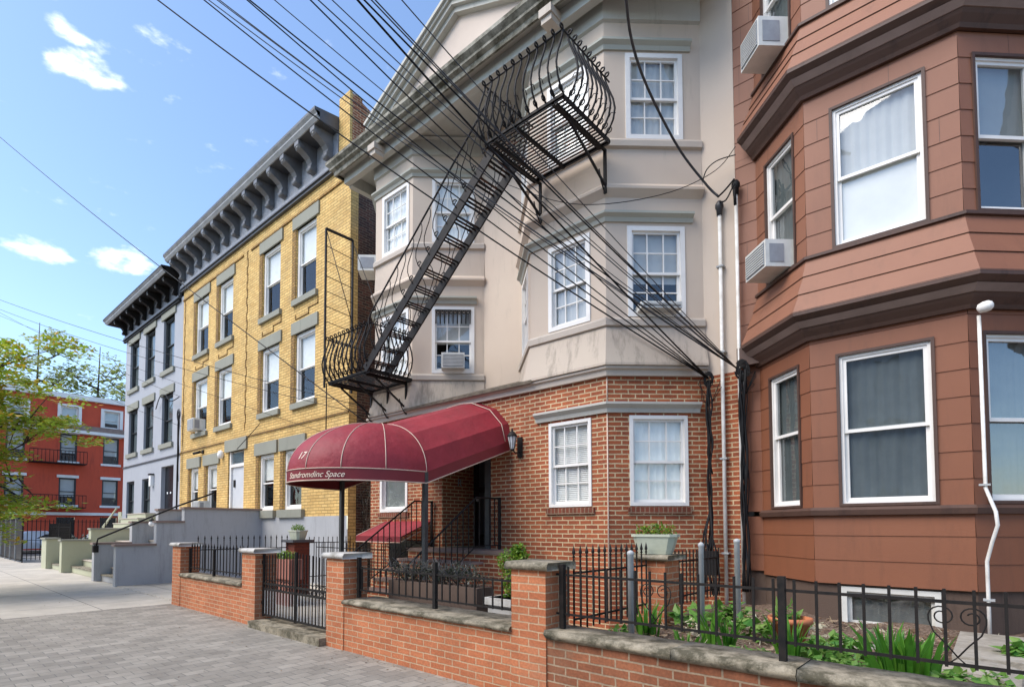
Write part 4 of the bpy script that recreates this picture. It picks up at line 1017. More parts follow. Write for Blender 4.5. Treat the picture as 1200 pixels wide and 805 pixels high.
# garden bed on the right
mb = MB()
n = 60; X0_, X1_, Y0_, Y1_ = -2.98, 5.8, WY + WT + .02, 8.5
v = []; f = []
m_ = 30
for i in range(n + 1):
    for j in range(m_ + 1):
        x = X0_ + (X1_ - X0_) * i / n; y = Y0_ + (Y1_ - Y0_) * j / m_
        v.append((x, y, .50 + .03 * math.sin(x * 5 + y * 3) + rnd.uniform(-.015, .015)))
for i in range(n):
    for j in range(m_): a = i * (m_ + 1) + j; f.append((a, a + m_ + 1, a + m_ + 2, a + 1))
mb.mesh(v, f, True); ob('garden_bed', mb, 'mulch', kind='structure')
# bark chips
b = MB()
for i in range(2600):
    x, y = rnd.uniform(-2.9, 3), rnd.uniform(4.5, 7.6); z = .53; s = rnd.uniform(.012, .04); a = rnd.uniform(0, 6.3)
    d = Vector((math.cos(a), math.sin(a), rnd.uniform(-.3, .3))) * s; w = Vector((-math.sin(a), math.cos(a), rnd.uniform(-.6, .6))) * s * .4
    c = Vector((x, y, z)); b.face([c - d - w, c + d - w, c + d + w, c - d + w])
M['chip'] = leafmat('bark_chip', [(.09, .045, .025), (.24, .15, .09), (.42, .32, .22), (.15, .08, .045)], .9)
ob('bark_chips', b, 'chip', kind='stuff', label='brown bark chips covering the garden bed')
def plant(kind, x, y, z, label, group=None, **kw):
    b = MB()
    if kind == 'iris': blades(b, (x, y, z), kw.get('n', 26), kw.get('h', .34), rnd, kw.get('sp', .45), kw.get('w', .016), kw.get('r0', .07)); m = 'blade'
    else:
        m = kw.get('mat', 'cabbage'); rr = kw.get('r', .13)
        leaves(b, (x, y, z + rr * .5), (rr, rr, rr * .7), kw.get('n', 60), kw.get('s', .06), rnd, .3, .4, 1.3)
    return ob(kw.get('name', 'iris_plant' if kind == 'iris' else 'leafy_plant'), b, m, None, label, 'plant', group)
plant('iris', -2.62, 5.30, .5, 'iris clump at the foot of the spear fence', n=34, h=.36, r0=.14)
plant('iris', -2.05, 4.95, .5, 'spiky green shoots left of the grey pipe post', n=22, h=.22, r0=.16, w=.009)
plant('iris', -1.95, 5.25, .5, 'upright iris clump between the two near pipe posts', n=24, h=.36, r0=.07)
plant('iris', -1.23, 4.98, .5, 'tall iris clump just left of the second railing post', n=28, h=.40, r0=.09)
plant('iris', -.49, 4.85, .5, 'large dense iris clump in front of the basement window', n=75, h=.42, r0=.17, w=.019)
plant('leafy', -1.72, 5.75, .5, 'grey green cabbage-like plant behind the irises', n=70, r=.22, s=.10)
plant('leafy', -1.0, 5.05, .5, 'bright leafy plant under the terracotta pot', n=120, r=.17, s=.06)
plant('leafy', -.80, 4.75, .5, 'low bright green ground plant right of the second post', n=150, r=.17, s=.045)
plant('leafy', -.22, 4.80, .5, 'low leafy plant right of the large iris clump', n=80, r=.15, s=.06)
plant('leafy', .15, 6.3, .5, 'small glossy plant behind the heart scroll', n=190, r=.15, s=.08)
plant('leafy', -1.35, 6.1, .5, 'pale flowering plant beside the terracotta pot', n=110, r=.20, s=.045, mat='creamflower')
plant('leafy', -2.2, 6.6, .5, 'straggly green plant near the brick bay', n=200, r=.22, s=.08)
plant('leafy', -1.62, 4.9, .5, 'small yellow green sprouts at the foot of the middle pipe post', n=70, r=.10, s=.035)
plant('leafy', -2.25, 5.5, .5, 'dry pale stalks beside the left pipe post', n=60, r=.16, s=.04, mat='creamflower')
G = [('iris', -1.72, 5.0, 'narrow iris shoots between the middle pipe post and the mulch', dict(n=22, h=.33, r0=.06)),
 ('iris', -.62, 5.1, 'second iris clump just behind the large dense one', dict(n=36, h=.42, r0=.12, w=.017)),
 ('leafy', -2.65, 4.75, 'short green tufts at the left corner of the garden bed', dict(n=110, r=.14, s=.045)),
 ('leafy', -1.15, 5.35, 'yellow green leafy plant just behind the second railing post', dict(n=120, r=.17, s=.075)),
 ('leafy', -.92, 5.45, 'tall pale green leafy plant right of the terracotta pot', dict(n=110, r=.18, s=.075)),
 ('leafy', -1.4, 4.72, 'low weeds with pale stalks near the coping in the middle of the bed', dict(n=130, r=.14, s=.035)),
 ('leafy', -.05, 5.05, 'trailing green plant at the foot of the heart scroll', dict(n=90, r=.14, s=.05)),
 ('leafy', -2.45, 6.05, 'large grey green leaves between the planter pier and the far pipe post', dict(n=70, r=.22, s=.10)),
 ('leafy', -1.9, 6.2, 'pale leaves behind the middle pipe post', dict(n=60, r=.16, s=.08, mat='creamflower')),
 ('leafy', -.75, 6.2, 'low dry plant below the basement window', dict(n=80, r=.16, s=.05, mat='creamflower'))]
for kk, x, y, lb, kw in G: plant(kk, x, y, .5, lb, **kw)
b = MB(); b.box(-.3, 5.9, .50, 1.6, 7.3, .575); ob('paving_slab', b, 'stone', None, 'flat pale stone slab at the foot of the brown bay beside the flood light pipe', 'slab')
# terracotta pot
tp = thing('terracotta_pot', (-1.42, 5.75, .5), 'terracotta pot with leaves standing in the garden bed', 'plant pot')
b = MB(); b.lathe((-1.42, 5.75, .5), [(.10, 0), (.165, .22), (.185, .22), (.185, .27), (.16, .27), (.155, .24), (.001, .24)], 20); ob('pot', b, 'terracotta', tp)
b = MB(); leaves(b, (-1.45, 5.75, .80), (.12, .12, .08), 40, .06, rnd, .1); blades(b, (-1.5, 5.75, .75), 5, .2, rnd, .5, .014, .05); ob('foliage', b, 'cabbage', tp)
def rock(x, y, z, r, lb, rn):
    bm = bmesh.new(); bmesh.ops.create_icosphere(bm, subdivisions=2, radius=1); q = random.Random(rn)
    for v_ in bm.verts: v_.co = Vector((v_.co.x * r * 1.3, v_.co.y * r, v_.co.z * r * .55)) * q.uniform(.85, 1.12)
    me = bpy.data.meshes.new('rock'); bm.to_mesh(me); bm.free(); me.materials.append(M['stone'])
    o = bpy.data.objects.new('rock', me); col.objects.link(o); o.location = (x, y, z); props(o, lb, 'rock', 'rocks in the garden bed')
for i, (x, y, r, lb) in enumerate([(-.95, 6.0, .15, 'pale rock just behind the terracotta pot'), (-1.75, 6.9, .20, 'pale rock near the far pipe post'), (-.1, 5.5, .22, 'flat pale rock under the heart scroll'), (.35, 5.0, .25, 'flat pale rock in the bottom right corner of the garden'), (-2.2, 5.75, .12, 'small pale rock beside the iris at the left pipe post')]):
    rock(x, y, .50, r, lb, i)
# potted bush behind the middle wall
tb = thing('potted_shrub', (-4.05, 4.95, .02), 'bright green shrub in a white square pot beside the garden pier', 'potted plant')
b = MB(); b.box(-4.27, 4.75, .42, -3.85, 5.15, .80); b.box(-4.3, 4.72, .72, -3.82, 5.18, .80); b.box(-4.35, 4.68, .02, -3.77, 5.22, .42); ob('pot', b, 'capwhite', tb)
b = MB()
for (x, y, z, r) in ((-4.05, 4.95, 1.05, .17), (-4.14, 4.95, 1.22, .13), (-3.98, 4.98, 1.23, .12), (-4.05, 4.95, .88, .15), (-4.02, 5.0, 1.33, .08)):
    leaves(b, (x, y, z), (r, r, r), 300, .026, rnd, .3)
ob('foliage', b, 'bush', tb)
b = MB()
for k in range(7): a = k * .9; b.tube([(-4.05, 4.95, .78), (-4.05 + .05 * math.cos(a), 4.95 + .05 * math.sin(a), 1.0), (-4.05 + .12 * math.cos(a), 4.95 + .12 * math.sin(a), 1.2)], .006, 5)
ob('stem', b, 'bark', tb)
# dark creeping ivy in a trough behind the middle railing
iv = thing('ivy_trough', (-5.1, 4.85, .02), 'grey stone trough of dark leafless ivy behind the middle railing', 'planter')
b = MB(); b.box(-6.1, 4.75, .02, -4.45, 5.05, .88); ob('trough', b, 'foundation', iv)
b = MB()
for i in range(13): leaves(b, (-6.05 + .125 * i, 4.86 + rnd.uniform(-.05, .05), 1.02 + rnd.uniform(-.04, .05)), (.13, .14, .12), 110, .026, rnd, .1)
ob('foliage', b, 'darkbush', iv)
b = MB()
for i in range(60):
    x = rnd.uniform(-6.1, -4.45); a = rnd.uniform(-.18, .18); b.tube([(x, 4.85, .88), (x + a, 4.8 + rnd.uniform(-.12, .1), 1.03), (x + 1.6 * a, 4.78 + rnd.uniform(-.15, .1), 1.16 + rnd.uniform(-.06, .06))], .004, 4)
ob('stem', b, 'cablegrey', iv)

# ------------------------------------------------------------------ ENTRANCE STEPS + RAILINGS
es = thing('entrance_steps', (-7.2, 6.2, .02), 'brick entrance steps rising under the maroon canopy', 'steps')
b = MB(); nst = 6
for i in range(nst):
    y0 = 5.25 + i * .28; b.box(-8.25, y0, .02, -6.35, y0 + .285 if i < nst - 1 else 6.93, .02 + (1.16) * (i + 1) / (nst + 1) - .04)
ob('risers', b, 'redbrick', es)
for i in range(nst):
    y0 = 5.25 + i * .28; z = .02 + 1.16 * (i + 1) / (nst + 1); b = MB(); b.box(-8.27, y0 - .02, z - .039, -6.33, y0 + .30, z); ob('tread', b, 'midbrown', es)
b = MB(); b.box(-8.30, 6.93, .02, -5.95, YF - .003, 1.14); ob('landing_base', b, 'redbrick', es)
b = MB(); b.box(-8.34, 6.90, 1.141, -5.92, YF - .003, 1.205); ob('landing_slab', b, 'midbrown', es)
def railing(X, pts, label, group='black iron stair rails at the entrance', sp=.13, scroll=True):
    t = thing('stair_railing', (X, pts[0][0], .02), label, 'railing', group)
    b = MB(); b.tube([(X, y, z) for y, z, _ in pts], .016, 8); ob('handrail', b, 'iron', t)
    b = MB()
    b.tube([(X, y, zb) for y, z, zb in pts], .010, 6); ob('bottom_rail', b, 'iron', t)
    Lt = pts[-1][0] - pts[0][0]; n = int(Lt / sp)
    for i in range(n + 1):
        y = pts[0][0] + Lt * i / n
        for a, c in zip(pts, pts[1:]):
            if a[0] <= y <= c[0] + 1e-6:
                k = (y - a[0]) / (c[0] - a[0] + 1e-9); z = a[1] + (c[1] - a[1]) * k; zb = a[2] + (c[2] - a[2]) * k; break
        b = MB(); b.bar((X, y, zb), (X, y, z), .014)
        ob('baluster', b, 'iron', t)
        if i == n // 2 and scroll:
            b = MB()
            for s_ in (-1, 1):
                for dz in (-.05, .05): b.tube([(X, y + s_ * .03 + .03 * math.cos(q), (z + zb) / 2 + dz + .03 * math.sin(q)) for q in [w * math.pi / 5 for w in range(10)]], .006, 5, closed=True)
            ob('scroll', b, 'iron', t)
    b = MB(); b.bar((X, pts[0][0], 0.02), (X, pts[0][0], pts[0][1] + .02), .04); b.bar((X, pts[-1][0], pts[-1][2] - .1), (X, pts[-1][0], pts[-1][1] + .02), .04); ob('post', b, 'iron', t)
railing(-8.2, [(5.35, .98, .30), (7.0, 2.10, 1.28), (7.45, 2.10, 1.28)], 'left black iron stair rail of the entrance, in front of the small maroon hood')
railing(-6.42, [(5.35, 1.02, .30), (6.85, 2.10, 1.28), (7.45, 2.10, 1.28)], 'right black iron stair rail of the entrance, beside the canopy post')
# small maroon hood over the cellar door
hd = thing('cellar_hood', (-9.0, 7.3, 0), 'small slanted maroon canvas hood over the cellar entrance left of the steps', 'awning')
b = MB(); ax0, ax1 = -9.75, -8.28
b.mesh([(ax0, YF - .003, 1.72), (ax1, YF - .003, 1.72), (ax1, 6.75, 1.42), (ax0, 6.75, 1.42), (ax0, YF - .003, 1.70), (ax1, YF - .003, 1.70), (ax1, 6.75, 1.40), (ax0, 6.75, 1.40)],
       [(0, 3, 2, 1), (4, 5, 6, 7), (3, 7, 6, 2), (0, 4, 7, 3), (1, 2, 6, 5)])
ob('canvas', b, 'awning', hd)
b = MB(); b.box(ax0, 6.735, 1.30, ax1, 6.748, 1.415); ob('valance', b, 'valance', hd)
b = MB(); b.tube([(ax0, 6.73, 1.30), (ax1, 6.73, 1.30)], .008, 5); b.tube([(ax0, 6.74, 1.42), (ax0, YF - .01, 1.72)], .008, 5); b.tube([(ax0, 6.74, 1.32), (ax0, YF - .01, 1.62)], .012, 5); b.tube([(ax1, 6.74, 1.32), (ax1, YF - .01, 1.62)], .012, 5); ob('frame', b, 'piping', hd)
b = MB(); b.box(-9.6, YF - .02, .05, -8.45, YF + .0, 1.32); ob('cellar_door', b, 'door', hd)

# ------------------------------------------------------------------ AWNING (entrance canopy)
aw = thing('entrance_canopy', (-7.3, 6.2, .02), 'large maroon barrel canopy with rounded front and cream lettering over the steps', 'awning')
AX, AW = -7.3, 1.13
YA, YB = YF - .004, 5.5        # wall end, start of dome
ZA, ZBt = 3.12, 2.42           # springing heights
HA = .84; FR = 1.52
angs = [0, 22, 47, 73, 90, 107, 133, 158, 180]
def ring(y, zs, hh, aw_=AW):
    return [(AX - aw_ * math.cos(R(a)), y, zs + hh * math.sin(R(a))) for a in angs]
b = MB()
r0 = ring(YA, ZA, HA * .98); r1 = ring(YB, ZBt, HA)
for i in range(len(angs) - 1): b.face([r0[i], r1[i], r1[i + 1], r0[i + 1]])
barrel = ob('barrel', b, 'awning', aw)
# front dome: half ellipse plan
NS, NT = 60, 14
def dome(phi, th, k=1.0):
    """phi 0..180 around the front plan, th 0..90 up"""
    e = math.cos(th)
    return (AX - AW * math.cos(phi) * e * k, YB - FR * math.sin(phi) * e * k, ZBt + HA * math.sin(th) * k)
b = MB(); v = []; f = []
seams = [0, 26, 52, 77, 103, 128, 154, 180]
def bulge(phi):
    return 1.0
for j in range(NT + 1):
    th = math.pi / 2 * j / NT
    for i in range(NS + 1): v.append(dome(math.pi * i / NS, th))
for j in range(NT):
    for i in range(NS): a = j * (NS + 1) + i; f.append((a, a + 1, a + NS + 2, a + NS + 1))
b.mesh(v, f, True); ob('dome', b, 'awning', aw)
# valance ring around dome + along the sides
b = MB(); v = []; f = []; VH = .17
pl = [(AX - AW, YA, ZA)] + [dome(math.pi * i / NS, 0) for i in range(NS + 1)] + [(AX + AW, YA, ZA)]
for p in pl: v += [(p[0], p[1], p[2]), (p[0], p[1], p[2] - VH)]
for i in range(len(pl) - 1): f.append((2 * i, 2 * i + 1, 2 * i + 3, 2 * i + 2))
b.mesh(v, f, True); ob('valance', b, 'valance', aw)
b = MB()
b.tube([(p[0], p[1] - .004, p[2] - VH) for p in pl], .010, 6); b.tube([(p[0], p[1] - .002, p[2]) for p in pl[1:-1]], .008, 6)
for s_ in seams:
    ph = R(s_); pts = [dome(ph, R(t_), 1.002) for t_ in range(0, 86, 5)]; b.tube(pts, .007, 5)
b.tube([(p[0], p[1], p[2] + .004) for p in ring(YB, ZBt, HA)], .008, 5)
b.tube([(p[0], p[1] - .18, p[2] + .006 - .045) for p in ring(YA, ZA, HA * .98)], .008, 5)
ob('piping', b, 'piping', aw)
# frame bars under the canopy
b = MB()
for y, zs in ((YB, ZBt), ((YA + YB) / 2, (ZA + ZBt) / 2), (YA - .02, ZA)):
    b.tube([(p[0], p[1], p[2] - .03) for p in ring(y, zs, HA, AW - .03)], .014, 6); b.tube([(AX - AW + .02, y, zs - .02), (AX + AW - .02, y, zs - .02)], .014, 6)
for s_ in seams[1:-1]: b.tube([(AX, YB, ZBt - .02), tuple(Vector(dome(R(s_), 0, .98)) + Vector((0, 0, -.0)))], .011, 5)
b.tube([(AX - AW + .02, YA, ZA - .02), (AX - AW + .02, YB, ZBt - .02)], .016, 6); b.tube([(AX + AW - .02, YA, ZA - .02), (AX + AW - .02, YB, ZBt - .02)], .016, 6)
ob('frame', b, 'blackpost', aw)
for sg in (-1, 1):
    b = MB(); x = AX + sg * (AW - .03); b.box(x - .033, YB - .033, .02, x + .033, YB + .033, ZBt); b.box(x - .08, YB - .08, .02, x + .08, YB + .08, .04); ob('post', b, 'blackpost', aw)
# lettering bent on to the valance
def bend_text(s, size, s0, z0, name, dth=None, shear=.25, bold=.0):
    me = textmesh(s, size, .0015, shear, bold)
    # arc-length table along the front ellipse
    tab = [0]; P = [dome(math.pi * i / 400, 0) for i in range(401)]
    for i in range(400): tab.append(tab[-1] + math.hypot(P[i + 1][0] - P[i][0], P[i + 1][1] - P[i][1]))
    import bisect
    for v_ in me.vertices:
        s_ = s0 + v_.co.x; i = min(max(bisect.bisect(tab, s_) - 1, 0), 399); k = (s_ - tab[i]) / (tab[i + 1] - tab[i]); ph = math.pi * (i + k) / 400
        off = .004 + v_.co.z
        if dth is None: th = 0; p = Vector(dome(ph, 0)); z = z0 + v_.co.y
        else:
            th = dth + v_.co.y / HA; p = Vector(dome(ph, th)); z = p.z
        nrm = Vector((-math.cos(ph) * FR * math.cos(th), -math.sin(ph) * AW * math.cos(th), math.sin(th) * AW * 1.1)).normalized()
        v_.co = Vector((p.x, p.y, z)) + nrm * off
    me.transform(Matrix.Translation(-WO[aw])); me.materials.append(M['lettering'])
    o = bpy.data.objects.new(name, me); col.objects.link(o); o.parent = aw
bend_text('Standromdinc Space', .118, 1.96, ZBt - VH + .045, 'lettering', shear=.4, bold=.0005)
bend_text('17', .15, 2.14, 0, 'lettering', dth=R(10), bold=.001)

# ------------------------------------------------------------------ WALL LANTERN
ln = thing('wall_lantern', (-6.0, YF - .12, 2.8), 'black carriage lantern on the brick wall at the right of the canopy', 'lantern')
b = MB(); b.box(-6.03, YF - .03, 2.80, -5.93, YF - .002, 3.15); b.tube([(-5.98, YF - .02, 2.9), (-5.98, YF - .14, 2.86), (-6.0, YF - .2, 2.93)], .012, 6); ob('bracket', b, 'iron', ln)
b = MB(); b.lathe((-6.0, YF - .2, 2.93), [(.035, 0), (.075, .20), (.075, .21)], 8, smooth=False); ob('glass_body', b, 'lampglass', ln)
b = MB(); b.lathe((-6.0, YF - .2, 3.141), [(.09, 0), (.085, .02), (.05, .07), (.015, .10), (.015, .13), (.001, .15)], 8); b.lathe((-6.0, YF - .2, 2.89), [(.001, 0), (.03, .02), (.04, .038)], 8)
for k in range(8): a = 2 * math.pi * k / 8; b.bar((-6.0 + .037 * math.cos(a), YF - .2 + .037 * math.sin(a), 2.93), (-6.0 + .078 * math.cos(a), YF - .2 + .078 * math.sin(a), 3.14), .007)
ob('cage', b, 'iron', ln)

# ------------------------------------------------------------------ FIRE ESCAPE
fe = thing('fire_escape', (-7.2, 6.9, 4.6), 'black iron fire escape with two bellied balconies and a long stair on the tan house', 'fire escape')
def belly(r=0):
    return [(0, 0), (.06, .06), (.13, .18), (.16, .34), (.13, .50), (.06, .68), (.01, .82), (0, .90)]
_bal = {}
def balmesh():
    if 'b' in _bal: return _bal['b']
    b = MB(); pr = belly(); b.tube([(0, -p[0], p[1]) for p in pr], .0150, 6)
    b.tube([(0, -.06 + .045 * math.cos(a), .05 + .04 * math.sin(a)) for a in [k * math.pi / 4 for k in range(8)]], .009, 5, closed=True)
    b.tube([(0, -.03 + .035 * math.cos(a), .925 + .032 * math.sin(a)) for a in [k * math.pi / 4 for k in range(8)]], .013, 5, closed=True)
    b.tube([(0, -.17 - .0, .26), (0, -.10, .30), (0, -.06, .25)], .006, 5)
    me = b.make('baluster'); me.materials.append(M['iron']); _bal['b'] = me; return me
def balcony(x0, x1, y0, y1, z, skip_right=False, left=True, n1=11, n2=9):
    b = MB(); t = .06
    b.box(x0, y0, z - .05, x1, y0 + .012, z + .03); b.box(x0, y1 - .012, z - .05, x1, y1, z + .03); b.box(x0, y0, z - .05, x0 + .012, y1, z + .03); b.box(x1 - .012, y0, z - .05, x1, y1, z + .03)
    for u in (.12, .42, .88): xx = x0 + (x1 - x0) * u; b.box(xx - .02, y0, z - .06, xx + .02, y1, z - .012)
    for yy in (y0, y1): b.bar((x0, yy, z), (x1, yy, z), .04)
    ob('platform_frame', b, 'iron', fe)
    b = MB(); n = int((y1 - y0) / .064)
    for i in range(n): yy = y0 + .03 + (y1 - y0 - .06) * i / (n - 1); b.box(x0 + .01, yy - .012, z - .01, x1 - .01, yy + .014, z + .005)
    ob('grating', b, 'rustiron', fe)
    me = balmesh(); base = WO[fe]
    def put(x, y, rz):
        o = bpy.data.objects.new('baluster', me); col.objects.link(o); o.parent = fe; o.location = Vector((x, y, z + .02)) - base; o.rotation_euler = (0, 0, rz)
    for i in range(n1): put(x0 + (x1 - x0) * i / (n1 - 1), y0, 0)
    for i in range(1, n2):
        yy = y0 + (y1 - y0) * i / n2
        put(x1, yy, R(90))
        if left: put(x0, yy, R(-90))
    b = MB(); zt = z + .92
    b.tube([(x0, y1, zt), (x0, y0, zt), (x1, y0, zt), (x1, y1, zt)] if left else [(x0, y0, zt), (x1, y0, zt), (x1, y1, zt)], .014, 6); ob('top_rail', b, 'iron', fe)
    b = MB()
    for s_, (xx) in ((-1, x0), (1, x1)):
        pts = [(xx, y0 - .0, z + .02)] + [(xx + s_ * p[0] * .7, y0 - p[0] * .7, z + .02 + p[1]) for p in belly()]
        b.tube(pts, .017, 6)
    ob('corner_bar', b, 'iron', fe)
UP = (-5.55, -4.12, 6.12, 7.36, 7.45); LO_ = (-10.30, -8.80, 6.38, 7.42, 4.66)
balcony(*UP, left=True, n2=10); balcony(*LO_, left=True)
# brackets
def bracket(x, y0, y1, z, dz):
    b = MB(); b.bar((x, y0, z - .06), (x, y1, z - .06), .03, .04); b.bar((x, y0 + .25, z - .08), (x, y1 - .01, z - dz), .028, .035); b.bar((x, y1 - .02, z - .05), (x, y1 - .02, z - dz - .12), .035, .045)
    b.tube([(x, y1 - .05, z - dz - .1), (x, y1 - .14, z - dz + .02), (x, y1 - .2, z - dz + .18)], .012, 5); ob('wall_bracket', b, 'iron', fe)
for x in (UP[0] + .08, UP[1] - .12): bracket(x, UP[2], YF - .06, UP[4], .62)
for x in (LO_[0] + .1, -9.6, -8.98): bracket(x, LO_[2], YF - .06, LO_[4], .58)
# stair
SA = Vector((-8.86, 0, LO_[4])); SB = Vector((UP[0] - .02, 0, UP[4])); y_a, y_b = 6.30, 6.84
for y in (y_a, y_b):
    b = MB(); b.bar((SA.x, y, SA.z), (SB.x, y, SB.z), .03, .17, up=(0, 0, 1)); ob('stringer', b, 'iron', fe)
nt_ = 13
for i in range(nt_):
    p = SA + (SB - SA) * ((i + .6) / nt_); b = MB()
    for k in (-.085, 0, .085): b.box(p.x + k - .017, y_a, p.z - .008, p.x + k + .017, y_b, p.z + .008)
    ob('tread', b, 'rustiron', fe)
up_ = Vector((0, 0, .88))
for y in (y_a - .02, y_b + .02):
    b = MB(); st = -1 if y < 6.5 else 1
    pts = [SA + Vector((.0, 0, .55)), SA + Vector((.02, 0, .75)), SA + (SB - SA) * .06 + up_, SA + (SB - SA) * .97 + up_, SB + Vector((.0, 0, 1.05))]
    b.tube([(p.x, y, p.z) for p in pts], .017, 7); ob('handrail', b, 'iron', fe)
    n = 15
    for i in range(n):
        p = SA + (SB - SA) * ((i + .5) / n); b = MB(); w_ = []
        for k in range(9): t_ = k / 8; w_.append((p.x - .10 * math.sin(t_ * 2 * math.pi) * .8, y + st * .07 * math.sin(t_ * math.pi), p.z + .04 + .84 * t_))
        b.tube(w_, .0085, 5)
        b.tube([(p.x - .045 + .05 * math.cos(a) * (1 - a / 12), y, p.z + .15 + .05 * math.sin(a) * (1 - a / 12)) for a in [k * .55 for k in range(13)]], .0095, 5)
        ob('stair_baluster', b, 'iron', fe)
# standing drop ladder frame at the left end of the lower balcony
lad = MB()
lx = LO_[0] - .06; za_, zb_ = LO_[4] - .1, 8.02
for y in (6.32, 7.0): lad.bar((lx, y, za_), (lx, y, zb_), .03, .045)
lad.bar((lx, 6.32, zb_), (lx, 7.0, zb_), .045)
ob('ladder_frame', lad, 'iron', fe)
for i in range(9):
    z = LO_[4] + .35 + .33 * i; lad = MB(); lad.tube([(lx, 6.32, z), (lx, 7.0, z - .06)], .008, 5); ob('rung', lad, 'iron', fe)
lad = MB(); lad.tube([(lx, 6.34, zb_ - .05), (-9.6, 6.6, 5.5)], .009, 5); lad.tube([(lx, 7.0, zb_ - .05), (-9.0, 6.9, 5.6)], .009, 5); lad.tube([(lx + .02, 6.36, LO_[4]), (lx + .02, 6.36, 3.0)], .014, 6); ob('brace', lad, 'iron', fe)

# ------------------------------------------------------------------ AIR CONDITIONERS
x, y = bayseg(LB, 0, .72); ac_unit(x, y, H3[0] + .06, -45, 'white air conditioner sticking out towards the alley at the left edge of the tan house', .52, .38, .5)
x, y = bayseg(LB, 2, .86); ac_unit(x, y, H2[0] + .06, 45, 'white air conditioner in the left bay under the iron scroll guard', .48, .32, .22)
x, y = bayseg(RB, 2, .785); ac_unit(x, y, H2[0] + .06, 45, 'slim pale air conditioner in the right bay just behind the cable bundle', .62, .10, .22)
x, y = bseg(0, .585); ac_unit(x, y, 4.98, -45, 'air conditioner with a dark panel in the middle floor side window of the brown house', .50, .36, .36)
x, y = bseg(0, .585); ac_unit(x + .03, y - .03, 7.93, -45, 'white air conditioner at the top of the brown house side window', .46, .40, .40)
ac_unit(-22.6, YY, 5.33, 0, 'small white air conditioner in the leftmost middle window of the yellow house', .62, .45, .35)
ac_unit(-22.0, YY, 2.16, 0, 'white air conditioner in a ground floor window of the yellow house', .55, .42, .3)
# cardboard-like panel in brown front window etc. left out

# ------------------------------------------------------------------ PIPES, LIGHT, CABLES
cd = thing('conduit_mast', (-2.93, YM - .08, .3), 'white conduit with a dark weatherhead on the tan house wall', 'conduit')
b = MB(); b.tube([(-2.93, YM - .07, .3), (-2.93, YM - .07, 6.35)], .027, 10); ob('pipe', b, 'whitepipe', cd)
b = MB(); b.lathe((-2.93, YM - .07, 6.30), [(.04, 0), (.045, .10), (.06, .12), (.06, .17), (.03, .22), (.001, .23)], 12); ob('weatherhead', b, 'cablegrey', cd)
b = MB()
for z in (1.2, 2.6, 4.2, 5.5): b.box(-2.98, YM - .11, z, -2.88, YM - .001, z + .025)
ob('strap', b, 'galv', cd)
dp = thing('conduit_mast', (-2.66, YM - .09, .3), 'pale grey conduit in the corner between the tan and brown houses', 'conduit')
b = MB(); b.tube([(-2.68, YM - .10, .3), (-2.68, YM - .10, 6.55)], .025, 10); ob('pipe', b, 'whitepipe', dp)
b = MB(); b.lathe((-2.68, YM - .10, 6.5), [(.04, 0), (.045, .10), (.06, .12), (.06, .17), (.03, .22), (.001, .23)], 12); b.tube([(-2.68, YM - .14, 6.6), (-2.66, YM - .22, 6.5), (-2.66, YM - .2, 6.3)], .02, 6); ob('weatherhead', b, 'cable', dp)
sl = thing('flood_light', (-.09, BY - .12, .4), 'white outdoor light on a tall bent white pipe in front of the brown bay', 'flood light')
b = MB(); b.tube([(-.09, BY - .10, .38), (-.09, BY - .10, .9), (-.09, BY - .10, 1.25), (-.045, BY - .12, 1.45), (.0, BY - .18, 1.62), (-.01, BY - .18, 1.75), (-.08, BY - .09, 2.0), (-.08, BY - .09, 3.78)], .017, 10); ob('pipe', b, 'whitepipe', sl)
b = MB(); b.lathe((0, 0, 0), [(.02, -.02), (.055, 0), (.07, .05), (.065, .10), (.04, .13), (.001, .14)], 16)
m_ = b.make('lamp_head'); m_.transform(Matrix.Translation(Vector((-.02, BY - .17, 3.84)) - WO[sl]) @ Matrix.Rotation(R(78), 4, 'Y') @ Matrix.Scale(1.05, 4, (0, 0, 1)) @ Matrix.Scale(.8, 4) @ Matrix.Translation((0, 0, -.07)))
m_.materials.append(M['white']); o = bpy.data.objects.new('lamp_head', m_); col.objects.link(o); o.parent = sl
b = MB()
for z in (.85, 2.02): b.box(-.13, BY - .12, z, -.04, BY - .02, z + .02)
ob('strap', b, 'galv', sl)

